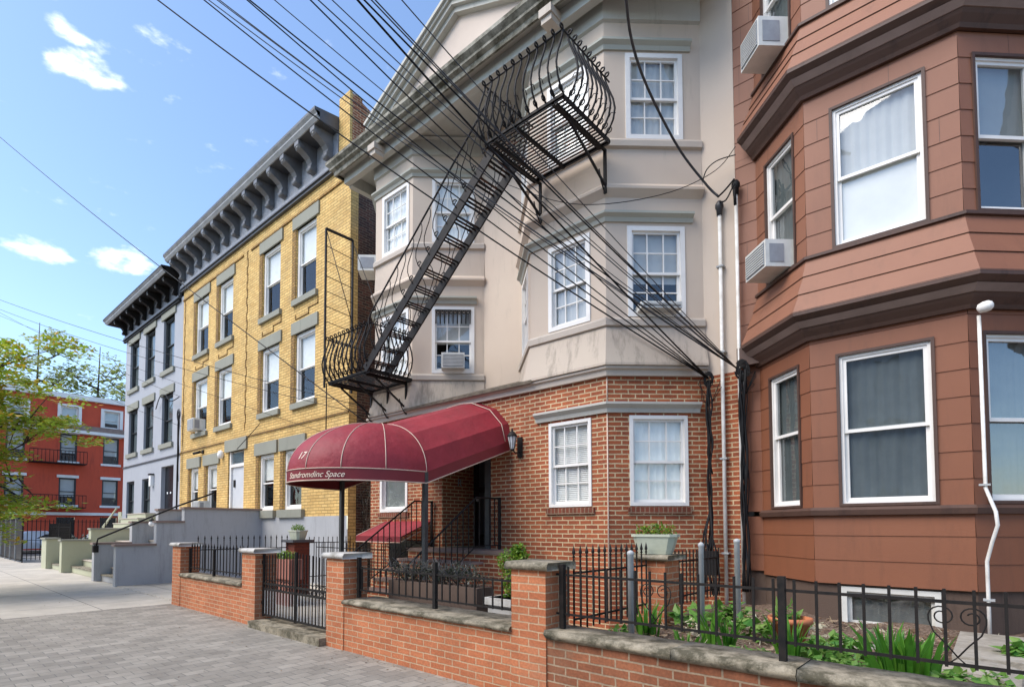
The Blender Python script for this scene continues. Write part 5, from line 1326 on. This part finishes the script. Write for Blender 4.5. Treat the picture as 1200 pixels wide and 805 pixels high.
# overhead wires: world end points (far end over the street, near end on the houses), radius, sag
FAN= [((-14.69, -1.5, 15.8), (-3.095, 8.42, 3.82), 0.01, 0.5),
  ((-12.04, -1.5, 14.01), (-3.095, 8.42, 3.82), 0.008, 0.35),
  ((-11.92, -1.48, 13.61), (-2.685, 8.4, 3.89), 0.006, 0.35),
  ((-11.7, -1.48, 13.47), (-2.685, 8.4, 3.89), 0.006, 0.3),
  ((-11.24, -1.48, 13.15), (-2.685, 8.4, 3.89), 0.006, 0.35),
  ((-9.7, -1.5, 12.42), (-3.095, 8.42, 3.82), 0.007, 0.3),
  ((-9.84, -1.48, 12.21), (-2.685, 8.4, 3.89), 0.008, 0.3),
  ((-8.63, -1.48, 11.39), (-2.685, 8.4, 3.89), 0.005, 0.3),
  ((-7.06, -1.5, 10.64), (-3.095, 8.42, 3.82), 0.007, 0.25),
  ((-7.23, -1.48, 10.44), (-2.685, 8.4, 3.89), 0.006, 0.2),
  ((-6.71, -1.48, 10.08), (-2.685, 8.4, 3.89), 0.005, 0.2),
  ((-5.43, -1.5, 9.53), (-3.095, 8.42, 3.82), 0.01, 0.25),
  ((-5.67, -1.48, 9.38), (-2.685, 8.4, 3.89), 0.008, 0.2),
  ((-5.46, -1.48, 9.24), (-2.685, 8.4, 3.89), 0.006, 0.2),
  ((-5.21, -1.48, 9.07), (-2.685, 8.4, 3.89), 0.006, 0.25),
  ((-4.62, -1.48, 8.67), (-2.685, 8.4, 3.89), 0.005, 0.2)]
LEFT= [((-40.05, 1.44, 24.86), (-10.074, 7.45, 3.779), 0.01, 0.3),
  ((-37.2, 1.44, 13.82), (-10.337, 7.45, 4.299), 0.007, 0.3),
  ((-37.05, 1.44, 13.39), (-10.4, 7.45, 4.152), 0.006, 0.4),
  ((-40.16, 1.99, 14.44), (-24.401, 8.2, 6.96), 0.006, 0.25),
  ((-39.7, 1.99, 12.71), (-24.132, 8.2, 5.685), 0.006, 0.4),
  ((-38.49, 1.45, 13.54), (-13.55, 8.2, 4.226), 0.005, 0.2)]
def wire(a, b_, r, sag, label, group, mat='cable', n=28, seed=0):
    a = Vector(a); b_ = Vector(b_); m = MB()
    pts = [a.lerp(b_, i / n) - Vector((0, 0, sag * 4 * (i / n) * (1 - i / n))) for i in range(n + 1)]
    m.tube(pts, r, 6); return ob('overhead_wire', m, mat, None, label, 'wire', group)
for i, (a, b_, r, s_) in enumerate(FAN):
    if b_[0] < -3: wire(a, b_, r * 1.1, s_, 'black overhead wire ending at the knot of cables on the right brick bay', 'wires to the knot on the brick bay', 'cable' if r > .006 else 'cablegrey')
    else: wire(a, b_, r * 1.1, s_, 'black overhead wire ending at the big cable knot between the tan and brown houses', 'wires to the knot between the houses', 'cable' if r > .006 else 'cablegrey')
LLAB = ['thick black wire crossing the grey and yellow fronts down to the canopy', 'upper thin wire from the left edge across the yellow front', 'second thin wire from the left edge across the yellow front', 'thin wire ending at the upper junction on the yellow corner', 'thin wire ending at the lower junction on the yellow corner', 'very thin wire crossing the yellow front under the middle windows']
for lb, (a, b_, r, s_) in zip(LLAB, LEFT): wire(a, b_, r * 1.3, s_, lb, None)
def cable(name, pts, r, label, group=None, mat='cable', cat='cable'):
    m = MB(); P = [Vector(p) for p in pts]; Q = []
    for i in range(len(P) - 1):          # Catmull-Rom smoothing
        p0, p1, p2, p3 = P[max(i - 1, 0)], P[i], P[i + 1], P[min(i + 2, len(P) - 1)]
        for k in range(6):
            t = k / 6; Q.append(.5 * ((2 * p1) + (p2 - p0) * t + (2 * p0 - 5 * p1 + 4 * p2 - p3) * t * t + (3 * p1 - p0 - 3 * p2 + p3) * t ** 3))
    Q.append(P[-1]); m.tube(Q, r, 6); return ob(name, m, mat, None, label, cat, group)
cable('service_cable', [(-1.9, 3.0, 8.9), (-2.909, 5.5, 8.124), (-3.3, 6.6, 7.80), (-3.311, 7.8, 7.286), (-3.08, 8.35, 6.80), (-2.93, 8.47, 6.58)], .018, 'thick black service cable dropping to the white conduit weatherhead', None, 'cablegrey')
cable('service_cable', [(-2.93, 8.45, 6.56), (-2.8, 8.40, 6.60), (-2.68, 8.42, 6.72)], .013, 'short black jumper between the two weatherheads')
cable('service_cable', [(-2.90, 8.45, 6.48), (-2.78, 8.36, 6.42), (-2.66, 8.36, 6.62)], .011, 'lower short jumper between the two weatherheads')
cable('service_cable', [(-3.12, 8.36, 6.84), (-3.05, 8.36, 7.0), (-2.9, 8.38, 7.08), (-2.65, 8.40, 7.06)], .008, 'thin looping cable above the white conduit')
cable('service_cable', [(-6.097, 7.3, 7.6), (-4.93, 7.15, 6.75), (-4.13, 7.3, 6.45), (-3.42, 7.9, 6.60), (-2.927, 8.35, 6.92), (-2.632, 8.35, 7.15)], .006, 'thin wire sagging across the right bay under the upper balcony', None)
# cable knots and vertical bundles on the wall
def knot(x, y, z, R_, n, label, seedk, drop):
    q = random.Random(seedk); t = thing('cable_bundle', (x, y, z - drop), label, 'cable bundle')
    b = MB()
    for i in range(n):
        pts = []; ph = q.uniform(0, 6.3); rr = R_ * q.uniform(.4, 1.2); tl = q.uniform(-1, 1)
        for k in range(12):
            a = ph + k * .5; pts.append((x + rr * math.cos(a) * .6 + q.uniform(-.01, .01), y - .03 - .04 * abs(math.sin(a * .5)), z + rr * math.sin(a) + tl * .03))
        b.tube(pts, q.choice((.006, .008, .011)), 5)
    for i in range(5):
        a = q.uniform(0, 6.28); pts = [(x, y - .03, z), (x + .12 * math.cos(a), y - .06, z + .14 * math.sin(a)), (x + .18 * math.cos(a + .8), y - .03, z + .22 * math.sin(a + .8) - .12), (x + .03, y - .03, z - .35)]
        b.tube(pts, .005, 5)
    ob('knot', b, 'cable', t)
    for i in range(7):
        b = MB(); x0 = x + q.uniform(-.035, .035); pts = []
        m_ = 14
        for k in range(m_ + 1): pts.append((x0 + .018 * math.sin(k * 1.1 + i * 2), y - .025 - .02 * (i % 3) + .006 * math.sin(k + i), z - (drop - .02) * k / m_ * (1 if i < 5 else .55)))
        b.tube(pts, q.choice((.009, .012, .015, .018)), 6); ob('cable', b, 'cable' if i != 3 else 'cablegrey', t)
knot(-3.10, 8.46, 3.80, .10, 12, 'black knotted cable bundle running down the right end of the brick bay', 5, 2.6)
knot(-2.62, 8.46, 3.86, .13, 16, 'black knotted cable bundle in the corner between the tan and brown houses', 9, 3.2)
mb = MB(); q_ = random.Random(4)
for i in range(7):
    u = i / 6; w1_ = q_.uniform(-.05, .05); mb.tube([(-3.1, 8.38, 1.9 + w1_ * 2), (-3.16 + .12 * u + w1_, 8.34, 1.5), (-3.2 + .2 * u - w1_, 8.28 + w1_ * .5, 1.2), (-3.24 + .30 * u, 8.26, .9 + w1_), (-3.2 + .26 * u + w1_, 8.25, .62)], q_.uniform(.010, .022), 5)
mb.box(-3.24, 8.24, .9, -2.98, 8.34, 1.25)
ob('covered_meter', mb, 'cable', None, 'black shrouded meter with cables at the foot of the right brick bay', 'meter')
# climbing vine in the dark alley
vn = thing('climbing_vine', (-11.9, 8.9, 0), 'dark sparse vine climbing in the alley between the yellow and tan houses', 'vine')
b = MB(); q = random.Random(8)
for i in range(16):
    pts = [(-12.3 + q.uniform(0, .7), 8.75 + q.uniform(-.1, .1), .0)]
    for k in range(9): l_ = pts[-1]; pts.append((min(-11.6, max(-12.35, l_[0] + q.uniform(-.12, .12))), l_[1] + q.uniform(-.05, .05), l_[2] + q.uniform(.15, .42)))
    b.tube(pts, .009, 4)
ob('stem', b, 'bark', vn)
b = MB()
for k in range(14): leaves(b, (-12.0 + q.uniform(-.3, .3), 8.7, .4 + k * .22), (.3, .1, .25), 40, .03, q, 0)
ob('foliage', b, 'darkbush', vn)
wl = thing('wall_light', (-20.35, YY - .05, 4.1), 'small oval white light on the yellow front beside the pale door', 'wall light')
b = MB(); b.lathe((-20.35, YY - .08, 4.05), [(.001, 0), (.09, .04), (.12, .15), (.09, .27), (.001, .32)], 14); ob('globe', b, 'brightblind', wl)
b = MB(); b.box(-20.42, YY - .06, 4.1, -20.28, YY - .001, 4.3); ob('back_plate', b, 'iron', wl)
sc2 = thing('security_camera', (-22.2, YY - .05, 4.45), 'small dark double flood lamp on the yellow front above the left windows', 'flood light')
b = MB(); b.box(-22.25, YY - .05, 4.42, -22.1, YY - .001, 4.55); b.tube([(-22.25, YY - .08, 4.48), (-22.5, YY - .25, 4.42)], .05, 8); ob('lamp_body', b, 'iron', sc2)
# junction and drop on the grey/yellow corner
knot(-24.45, 8.2, 6.2, .22, 12, 'black cable bundle running down between the grey and yellow houses', 12, 5.0)
cable('service_cable', [(-27.5, 8.2, 6.9), (-26.8, 8.15, 7.35), (-26.1, 8.15, 7.3), (-25.3, 8.1, 6.9), (-24.45, 8.15, 6.95)], .02, 'black looping cable on the grey house between its upper windows')
cable('service_cable', [(-17.2, 8.15, 4.9), (-18.5, 8.0, 4.2)], .012, 'short slanting wire on the yellow front above the door')


# ------------------------------------------------------------------ FAR LEFT STOOPS
def stepwall(x0, x1, prof, label, mat, capm='midbrown', name='stoop_wall', y0=4.25, y1=8.27):
    """prof = [(y_from, y_to, height)]"""
    t = thing(name, ((x0 + x1) / 2, (y0 + y1) / 2, 0), label, 'stoop wall')
    b = MB(); c = MB()
    for (a, e, h) in prof:
        b.box(x0, a, 0, x1, e, h); c.box(x0 - .05, a - .05 if a == prof[0][0] else a - .03, h + .001, x1 + .05, e, h + .06)
    ob('body', b, mat, t); ob('coping', c, capm, t)
def steps(x0, x1, ya, yb, z1, n, label, mat):
    t = thing('stone_steps', ((x0 + x1) / 2, (ya + yb) / 2, 0), label, 'steps')
    for i in range(n):
        b = MB(); y0 = ya + (yb - ya) * i / n; b.box(x0, y0, 0, x1, y0 + (yb - ya) / n if i < n - 1 else 8.27, z1 * (i + 1) / n - .03); s_ = ob('riser', b, mat, t)
        b = MB(); b.box(x0, y0 - .03, z1 * (i + 1) / n - .029, x1, y0 + (yb - ya) / n - .03 if i < n - 1 else 8.27, z1 * (i + 1) / n); ob('tread', b, 'stuccotrim' if i else 'coping', s_)
pf = [(4.25, 5.22, 1.08), (5.22, 5.95, 1.72), (5.95, 8.27, 2.12)]
stepwall(-17.42, -17.2, pf, 'nearest blue grey stoop wall with stepped top, beside the yellow house door', 'greypaint')
stepwall(-19.7, -19.45, pf, 'second blue grey stoop wall, with the black handrail', 'greypaint')
stepwall(-24.2, -23.85, [(4.25, 5.1, 1.10), (5.1, 8.27, 1.5)], 'pale green stoop wall in the middle of the far stoops', 'greenpaint', 'greystone')
stepwall(-27.5, -26.6, [(4.25, 4.7, 1.12)], 'thick pale green end pier of the far stoops', 'greenpaint', 'greystone')
steps(-19.44, -17.43, 4.45, 7.2, 2.18, 11, 'steps up to the white door of the yellow house', 'greypaint')
steps(-23.84, -19.71, 4.55, 6.2, 1.1, 5, 'wide low steps with reddish treads between the green and grey stoop walls', 'greenpaint')
steps(-26.59, -24.21, 4.45, 7.2, 2.15, 11, 'steps up to the black door of the grey house', 'greenpaint')
hr = thing('stoop_handrail', (-19.58, 4.4, 1.1), 'black handrail with a small round lamp on the second grey stoop wall', 'railing')
b = MB(); b.tube([(-19.4, 4.28, .98), (-19.4, 4.32, 1.25), (-19.3, 6.4, 2.25), (-19.3, 7.6, 2.75)], .028, 8); b.box(-19.50, 4.2, .85, -19.36, 4.34, 1.05); ob('rail', b, 'iron', hr)
b = MB(); b.lathe((-18.9, 5.6, 1.70), [(.001, -.09), (.07, -.06), (.09, 0), (.07, .06), (.001, .09)], 14); ob('lamp_globe', b, 'brightblind', hr)
b = MB(); b.lathe((-18.9, 5.6, 1.78), [(.09, 0), (.06, .05), (.001, .08)], 12); b.tube([(-18.9, 5.6, 1.8), (-19.2, 5.7, 1.95)], .015, 6); ob('lamp_cap', b, 'iron', hr)

b = MB(); q = random.Random(21)
for i in range(420):
    if q.random() < .6: x, y = q.uniform(-12.5, 1.5), WY - abs(q.gauss(0, .10)) - .03
    else: x, y = q.uniform(-19, 0), q.uniform(1.5, 4.0)
    if -8.8 < x < -6.6 and y > WY - .16: continue
    a = q.uniform(0, 6.28); s_ = q.uniform(.008, .022); c = Vector((x, y, .008)); d = Vector((math.cos(a), math.sin(a), q.uniform(0, .35))) * s_; w_ = Vector((-math.sin(a), math.cos(a), q.uniform(0, .3))) * s_ * .55
    b.face([c - d, c + w_, c + d, c - w_])
ob('leaf_litter', b, 'chip', None, 'dry leaf bits scattered on the pavement and along the wall foot', kind='stuff')
b = MB(); q = random.Random(22)
for i in range(900):
    x, y = q.uniform(-2.9, 3), q.uniform(4.5, 7.4); a = q.uniform(0, 6.28); l_ = q.uniform(.03, .14); c = Vector((x, y, .535)); d = Vector((math.cos(a), math.sin(a), q.uniform(0, .5))) * l_
    w_ = Vector((-math.sin(a), math.cos(a), 0)) * .004; b.face([c - w_, c + d - w_ * .4, c + d + w_ * .4, c + w_])
ob('dead_stalks', b, 'creamflower', None, 'pale dead stalks and straw lying over the garden bed', kind='stuff')
# BLACK FENCE far left
bf = thing('black_panel_fence', (-36, 4.25, 0), 'tall black fence with solid slats at the far left edge', 'fence')
for i in range(6):
    xa = -41.5 + i * 1.58; b = MB()
    for k in range(13): b.box(xa + .12 * k, 4.22, .12, xa + .12 * k + .10, 4.25, 1.92)
    ob('slat_panel', b, 'blackpost', bf)
    b = MB(); b.box(xa - .04, 4.18, 0, xa + .0, 4.27, 2.0); ob('post', b, 'galv', bf)
b = MB(); b.bar((-41.5, 4.21, .1), (-32.0, 4.21, .1), .05); b.bar((-41.5, 4.21, 1.95), (-32.0, 4.21, 1.95), .05); ob('rail', b, 'iron', bf)
fence((-31.95, 4.25), (-31.95, 8.2), .1, 1.95, (.2, 1.0, 1.85), .16, 'open black iron fence turning the far corner by the hedge', r=.014, posts=(.0, 1.0), posth=2.0, zp=0)
fence((-31.9, 5.2), (-27.6, 5.2), .1, 1.75, (.2, 1.6), .16, 'low open black fence in front of the grey house', r=.014, posts=(.0, .5, 1.0), posth=1.8, zp=0)
for i, (x, y, lb) in enumerate(((-33.2, 6.0, 'dark clipped shrub behind the open black fence, left one'), (-30.6, 6.6, 'dark clipped shrub in front of the grey house'))):
    b = MB(); leaves(b, (x, y, .65), (1.1, .8, .6), 1500, .09, rnd, .5); ob('shrub', b, 'darkbush', None, lb, 'shrub')
# green railing stoop of the red house side
gs = thing('green_stair', (-31.0, 7.2, 0), 'pale green stair wall with a sloping rail just left of the grey house', 'stoop wall')
b = MB(); b.box(-34.6, 8.6, 0, -34.0, 8.9, 2.4); b.box(-34.0, 8.6, 0, -33.2, 8.9, 2.2); ob('wall', b, 'greenpaint', gs)
b = MB(); b.bar((-36.6, 8.3, 1.5), (-33.6, 8.3, 2.6), .06); b.bar((-35.4, 8.1, 1.5), (-32.9, 8.1, 2.55), .06); ob('sloping_rail', b, 'greenpaint', gs)

# CARS on the side street
def car(x, y, label):
    t = thing('parked_car', (x, y, -.13), label, 'car', 'cars parked on the side street')
    L, W2 = 4.4, .88
    prof = [(-2.2, .45), (-2.18, .75), (-1.9, .88), (-1.15, .95), (-.75, 1.35), (-.3, 1.46), (.7, 1.46), (1.35, 1.15), (1.7, 1.0), (2.1, .92), (2.2, .65), (2.18, .35), (-2.15, .33)]
    b = MB(); n = len(prof); secs = [(-W2, .94), (-W2 * .98, 1), (W2 * .98, 1), (W2, .94)]
    v = [(x + sx if q[1] < 1.0 else x + sx * .84, y + q[0] * k, -.13 + q[1] * (1 if k == 1 else .985)) for sx, k in secs for q in prof]
    f = [tuple(range(n)), tuple(range(3 * n, 4 * n))[::-1]]
    for s_ in range(3): f += [(s_ * n + j, s_ * n + (j + 1) % n, (s_ + 1) * n + (j + 1) % n, (s_ + 1) * n + j) for j in range(n)]
    b.mesh(v, f); ob('body', b, 'carpaint', t)
    for s_ in (-1, 1):
        b = MB(); xx = x + s_ * (W2 * .80); xs = x + s_ * W2 * .93
        b.mesh([(xs, y - .95, .86), (xs, y + 1.15, .86), (xx, y + .68, 1.25), (xx, y - .65, 1.25), (xs - s_ * .1, y - .95, .86), (xs - s_ * .1, y + 1.15, .86), (xx - s_ * .1, y + .68, 1.25), (xx - s_ * .1, y - .65, 1.25)], [(0, 1, 2, 3), (0, 4, 5, 1), (1, 5, 6, 2), (2, 6, 7, 3), (3, 7, 4, 0)]); ob('side_window', b, 'door', t)
        for yy in (-1.4, 1.35):
            b = MB(); b.tube([(x + s_ * .70, y + yy, .19), (x + s_ * .895, y + yy, .19)], .32, 18); w_ = ob('wheel', b, 'tyre', t)
            b = MB(); b.tube([(x + s_ * .89, y + yy, .19), (x + s_ * .905, y + yy, .19)], .19, 14); ob('rim', b, 'galv', w_)
        b = MB(); b.box(x + s_ * .62 - .18, y - 2.2, .50, x + s_ * .62 + .18, y - 2.13, .65); ob('headlight', b, 'brightblind', t)
car(-40.2, 9.4, 'silver car parked on the side street, the one nearer the grey house')
car(-46.2, 6.6, 'silver car parked on the side street against the red house')

# ------------------------------------------------------------------ TREES
def tree(x, y, z0, th, H_, rad, label, leafm, nl, ls, seed, lean=(0, 0), nb=9, name='street_tree', tr=.14, clump=.8, cat='tree', sparse=1., levels=True):
    q = random.Random(seed)
    t = thing(name, (x, y, z0), label, cat)
    b = MB(); top = Vector((x + lean[0], y + lean[1], z0 + H_ * .85)); bt = Vector((x, y, z0))
    mid = bt.lerp(top, .45) + Vector((q.uniform(-.2, .2), q.uniform(-.2, .2), 0))
    b.tube([bt, bt.lerp(mid, .5), mid, mid.lerp(top, .5), top], [tr, tr * .82, tr * .6, tr * .35, tr * .1], 8); ob('trunk', b, 'bark', t)
    br = MB(); lf = MB()
    for i in range(nb):
        k = th / H_ + (1 - th / H_) * (i + .3) / nb; st = bt.lerp(mid, min(1, k / .55)) if k < .55 else mid.lerp(top, (k - .55) / .45)
        st = bt.lerp(top, k * .85)
        a = i * 2.4 + q.uniform(-.4, .4); ln_ = rad * (1.05 - .55 * max(0, k - .3)) * q.uniform(.75, 1.1)
        e = st + Vector((math.cos(a) * ln_, math.sin(a) * ln_, ln_ * q.uniform(.25, .65)))
        m1 = st.lerp(e, .5) + Vector((0, 0, -.08 * ln_))
        br.tube([st, m1, e], [tr * .42, tr * .24, tr * .05], 6)
        for j in range(6):
            s2 = m1.lerp(e, q.uniform(-.3, 1)); e2 = s2 + Vector((q.gauss(0, .28), q.gauss(0, .28), q.gauss(.1, .18))) * rad
            br.tube([s2, s2.lerp(e2, .5) + Vector((0, 0, .03)), e2], [tr * .15, tr * .09, tr * .02], 5)
            c = s2.lerp(e2, .85)
            for w_ in range(3):
                cc = c + Vector((q.gauss(0, .22), q.gauss(0, .22), q.gauss(0, .10))) * rad * .6
                leaves(lf, cc, (clump * q.uniform(.5, 1), clump * q.uniform(.5, 1), clump * .22), int(nl * sparse), ls, q, 0, .75)
    ob('branches', br, 'bark', t); ob('crown', lf, leafm, t)
tree(-17.4, .6, 0, 2.0, 6.9, 2.25, 'street tree with yellow green and orange leaves at the left edge', 'maple', 74, .085, 11, nb=18, clump=.6)
for i, (x, y, hh, lb) in enumerate(((-66, 9.5, 25, 'pale green spring tree behind the red house, nearest the tree crown'), (-64, 14.0, 23, 'thin pale tree behind the red house roof'), (-62, 16.2, 22, 'sparse tree just left of the grey house'))):
    tree(x, y, -.2, 10, hh, 4.6, lb, 'palefoliage', 44, .26, 30 + i, nb=12, name='background_tree', tr=.28, clump=1.1, sparse=.25 if i else .5)

# buildings across the street, behind the camera (seen only in the glass)
for i, (x0, x1, h, m, lb) in enumerate(((-26, -14, 10, 'redbrick', 'red brick house across the street'), (-13.5, -2, 11, 'greyupper', 'grey house across the street'), (-1.5, 9, 10, 'stucco', 'tan house across the street'))):
    t = thing('house_opposite', ((x0 + x1) / 2, -17, 0), lb, 'building')
    b = MB(); hs = []
    for c in range(4):
        xc = (x1 - x0) * (c + .5) / 4
        for z0 in (1.4, 4.6, 7.6): hs.append((xc - .5, xc + .5, z0, z0 + 1.7))
    b.wall((x1, -15), (x0, -15), -.2, h, [h_ for h_ in hs if h_[3] < h]); b.box(x0, -24, -.2, x1, -15.2, h); ob('wall', b, m, t)
    c = MB(); c.box(x0, -15.2, h, x1, -14.4, h + .5); ob('cornice', c, 'greytrim' if 'greytrim' in M else 'stuccotrim', t)
sheet('opposite_sidewalk', -60, -16, 30, -12, 0, 'concrete')

# ------------------------------------------------------------------ WORLD, SUN, CAMERA
SUN_EL, SUN_AZ = 50, 205     # azimuth measured clockwise from +Y
w = bpy.data.worlds.new('World'); sc.world = w; w.use_nodes = True; nt = w.node_tree
for n_ in list(nt.nodes): nt.nodes.remove(n_)
out = nd(nt, 'ShaderNodeOutputWorld'); bg = nd(nt, 'ShaderNodeBackground'); bg.inputs['Strength'].default_value = .145
sky = nd(nt, 'ShaderNodeTexSky', sky_type='NISHITA'); sky.sun_disc = False; sky.sun_elevation = R(SUN_EL); sky.sun_rotation = R(SUN_AZ); sky.altitude = 10; sky.air_density = 1.0; sky.dust_density = .8; sky.ozone_density = 3.0
tc = nd(nt, 'ShaderNodeTexCoord')
# clouds in direction space
mp = nd(nt, 'ShaderNodeMapping'); mp.inputs['Scale'].default_value = (1, 1, 2.4); mp.inputs['Location'].default_value = (.0, 0, 0)
nt.links.new(tc.outputs['Generated'], mp.inputs['Vector'])
def cloudpuff(d, rx, soft, seedv):
    """one soft puff around direction d"""
    return (d, rx, soft, seedv)
n1 = nd(nt, 'ShaderNodeTexNoise'); n1.inputs['Scale'].default_value = 22; n1.inputs['Detail'].default_value = 9; n1.inputs['Roughness'].default_value = .55
nt.links.new(mp.outputs[0], n1.inputs['Vector'])
PUFFS = [((-.809, .153, .567), .050, .019, .95), ((-.794, .128, .594), .026, .014, .62), ((-.758, .213, .616), .026, .015, .66), ((-.754, .237, .612), .024, .013, .5),
  ((-.921, .129, .367), .040, .018, .80), ((-.898, .222, .38), .046, .023, .92), ((-.921, .098, .378), .035, .014, .5)]
acc = None
for (d, rx, rz, amp) in PUFFS:
    v = Vector(d).normalized(); side = Vector((v.y, -v.x, 0)).normalized(); upv = side.cross(v).normalized()
    def dot(vec, s_):
        vm = nd(nt, 'ShaderNodeVectorMath', operation='DOT_PRODUCT'); nt.links.new(tc.outputs['Generated'], vm.inputs[0]); vm.inputs[1].default_value = tuple(vec / s_)
        return vm.outputs['Value']
    a = dot(side, rx); b_ = dot(upv, rz)
    # subtract centre (dot with v's own side/up is zero)
    p1 = nd(nt, 'ShaderNodeMath', operation='MULTIPLY'); nt.links.new(a, p1.inputs[0]); nt.links.new(a, p1.inputs[1])
    p2 = nd(nt, 'ShaderNodeMath', operation='MULTIPLY_ADD'); nt.links.new(b_, p2.inputs[0]); nt.links.new(b_, p2.inputs[1]); nt.links.new(p1.outputs[0], p2.inputs[2])
    fr = nd(nt, 'ShaderNodeMath', operation='GREATER_THAN'); nt.links.new(dot(v, 1), fr.inputs[0]); fr.inputs[1].default_value = 0
    e = nd(nt, 'ShaderNodeMapRange', interpolation_type='SMOOTHSTEP'); e.inputs['From Min'].default_value = 1.6; e.inputs['From Max'].default_value = 0; e.inputs['To Max'].default_value = amp
    nt.links.new(p2.outputs[0], e.inputs['Value'])
    g_ = nd(nt, 'ShaderNodeMath', operation='MULTIPLY'); nt.links.new(e.outputs[0], g_.inputs[0]); nt.links.new(fr.outputs[0], g_.inputs[1])
    if acc is None: acc = g_.outputs[0]
    else:
        mxx = nd(nt, 'ShaderNodeMath', operation='MAXIMUM'); nt.links.new(acc, mxx.inputs[0]); nt.links.new(g_.outputs[0], mxx.inputs[1]); acc = mxx.outputs[0]
s0 = nd(nt, 'ShaderNodeMath', operation='SUBTRACT'); nt.links.new(n1.outputs['Fac'], s0.inputs[0]); s0.inputs[1].default_value = .5
s1 = nd(nt, 'ShaderNodeMath', operation='MULTIPLY_ADD'); nt.links.new(s0.outputs[0], s1.inputs[0]); s1.inputs[1].default_value = 2.6; nt.links.new(acc, s1.inputs[2])
th_ = nd(nt, 'ShaderNodeMapRange', interpolation_type='SMOOTHSTEP'); th_.inputs['From Min'].default_value = .34; th_.inputs['From Max'].default_value = 1.45
nt.links.new(s1.outputs[0], th_.inputs['Value'])
mixc = nd(nt, 'ShaderNodeMix', data_type='RGBA'); nt.links.new(th_.outputs[0], mixc.inputs['Factor']); nt.links.new(sky.outputs[0], mixc.inputs[6]); mixc.inputs[7].default_value = (6.6, 6.8, 7.2, 1)
nt.links.new(mixc.outputs[2], bg.inputs['Color']); nt.links.new(bg.outputs[0], out.inputs['Surface'])

sd = bpy.data.lights.new('sun', 'SUN'); sd.energy = 1.9; sd.angle = R(45); sd.color = (1, .91, .79)
so = bpy.data.objects.new('sun', sd); col.objects.link(so)
az = R(SUN_AZ); el = R(SUN_EL); dvec = Vector((math.sin(az) * math.cos(el), math.cos(az) * math.cos(el), math.sin(el)))
so.rotation_euler = dvec.to_track_quat('Z', 'Y').to_euler(); so.location = (0, -20, 30)

cam = bpy.data.cameras.new('camera'); co_ = bpy.data.objects.new('camera', cam); col.objects.link(co_); sc.camera = co_
co_.location = (0, 0, 1.6); co_.rotation_euler = (R(90 + 2.412), 0, R(43.285))
cam.sensor_fit = 'HORIZONTAL'; cam.sensor_width = 36; cam.lens = 36 * 650.05 / 1200
cam.shift_x = (600 - 556.56) / 1200; cam.shift_y = (589.86 - 402.5) / 1200
cam.clip_end = 2000; cam.clip_start = .05
vs = sc.view_settings; vs.view_transform = 'Standard'; vs.look = 'None'; vs.exposure = 1.12; vs.gamma = 1; vs.use_curve_mapping = False
sc.render.engine = 'CYCLES'; sc.cycles.use_denoising = True; sc.cycles.transparent_max_bounces = 16
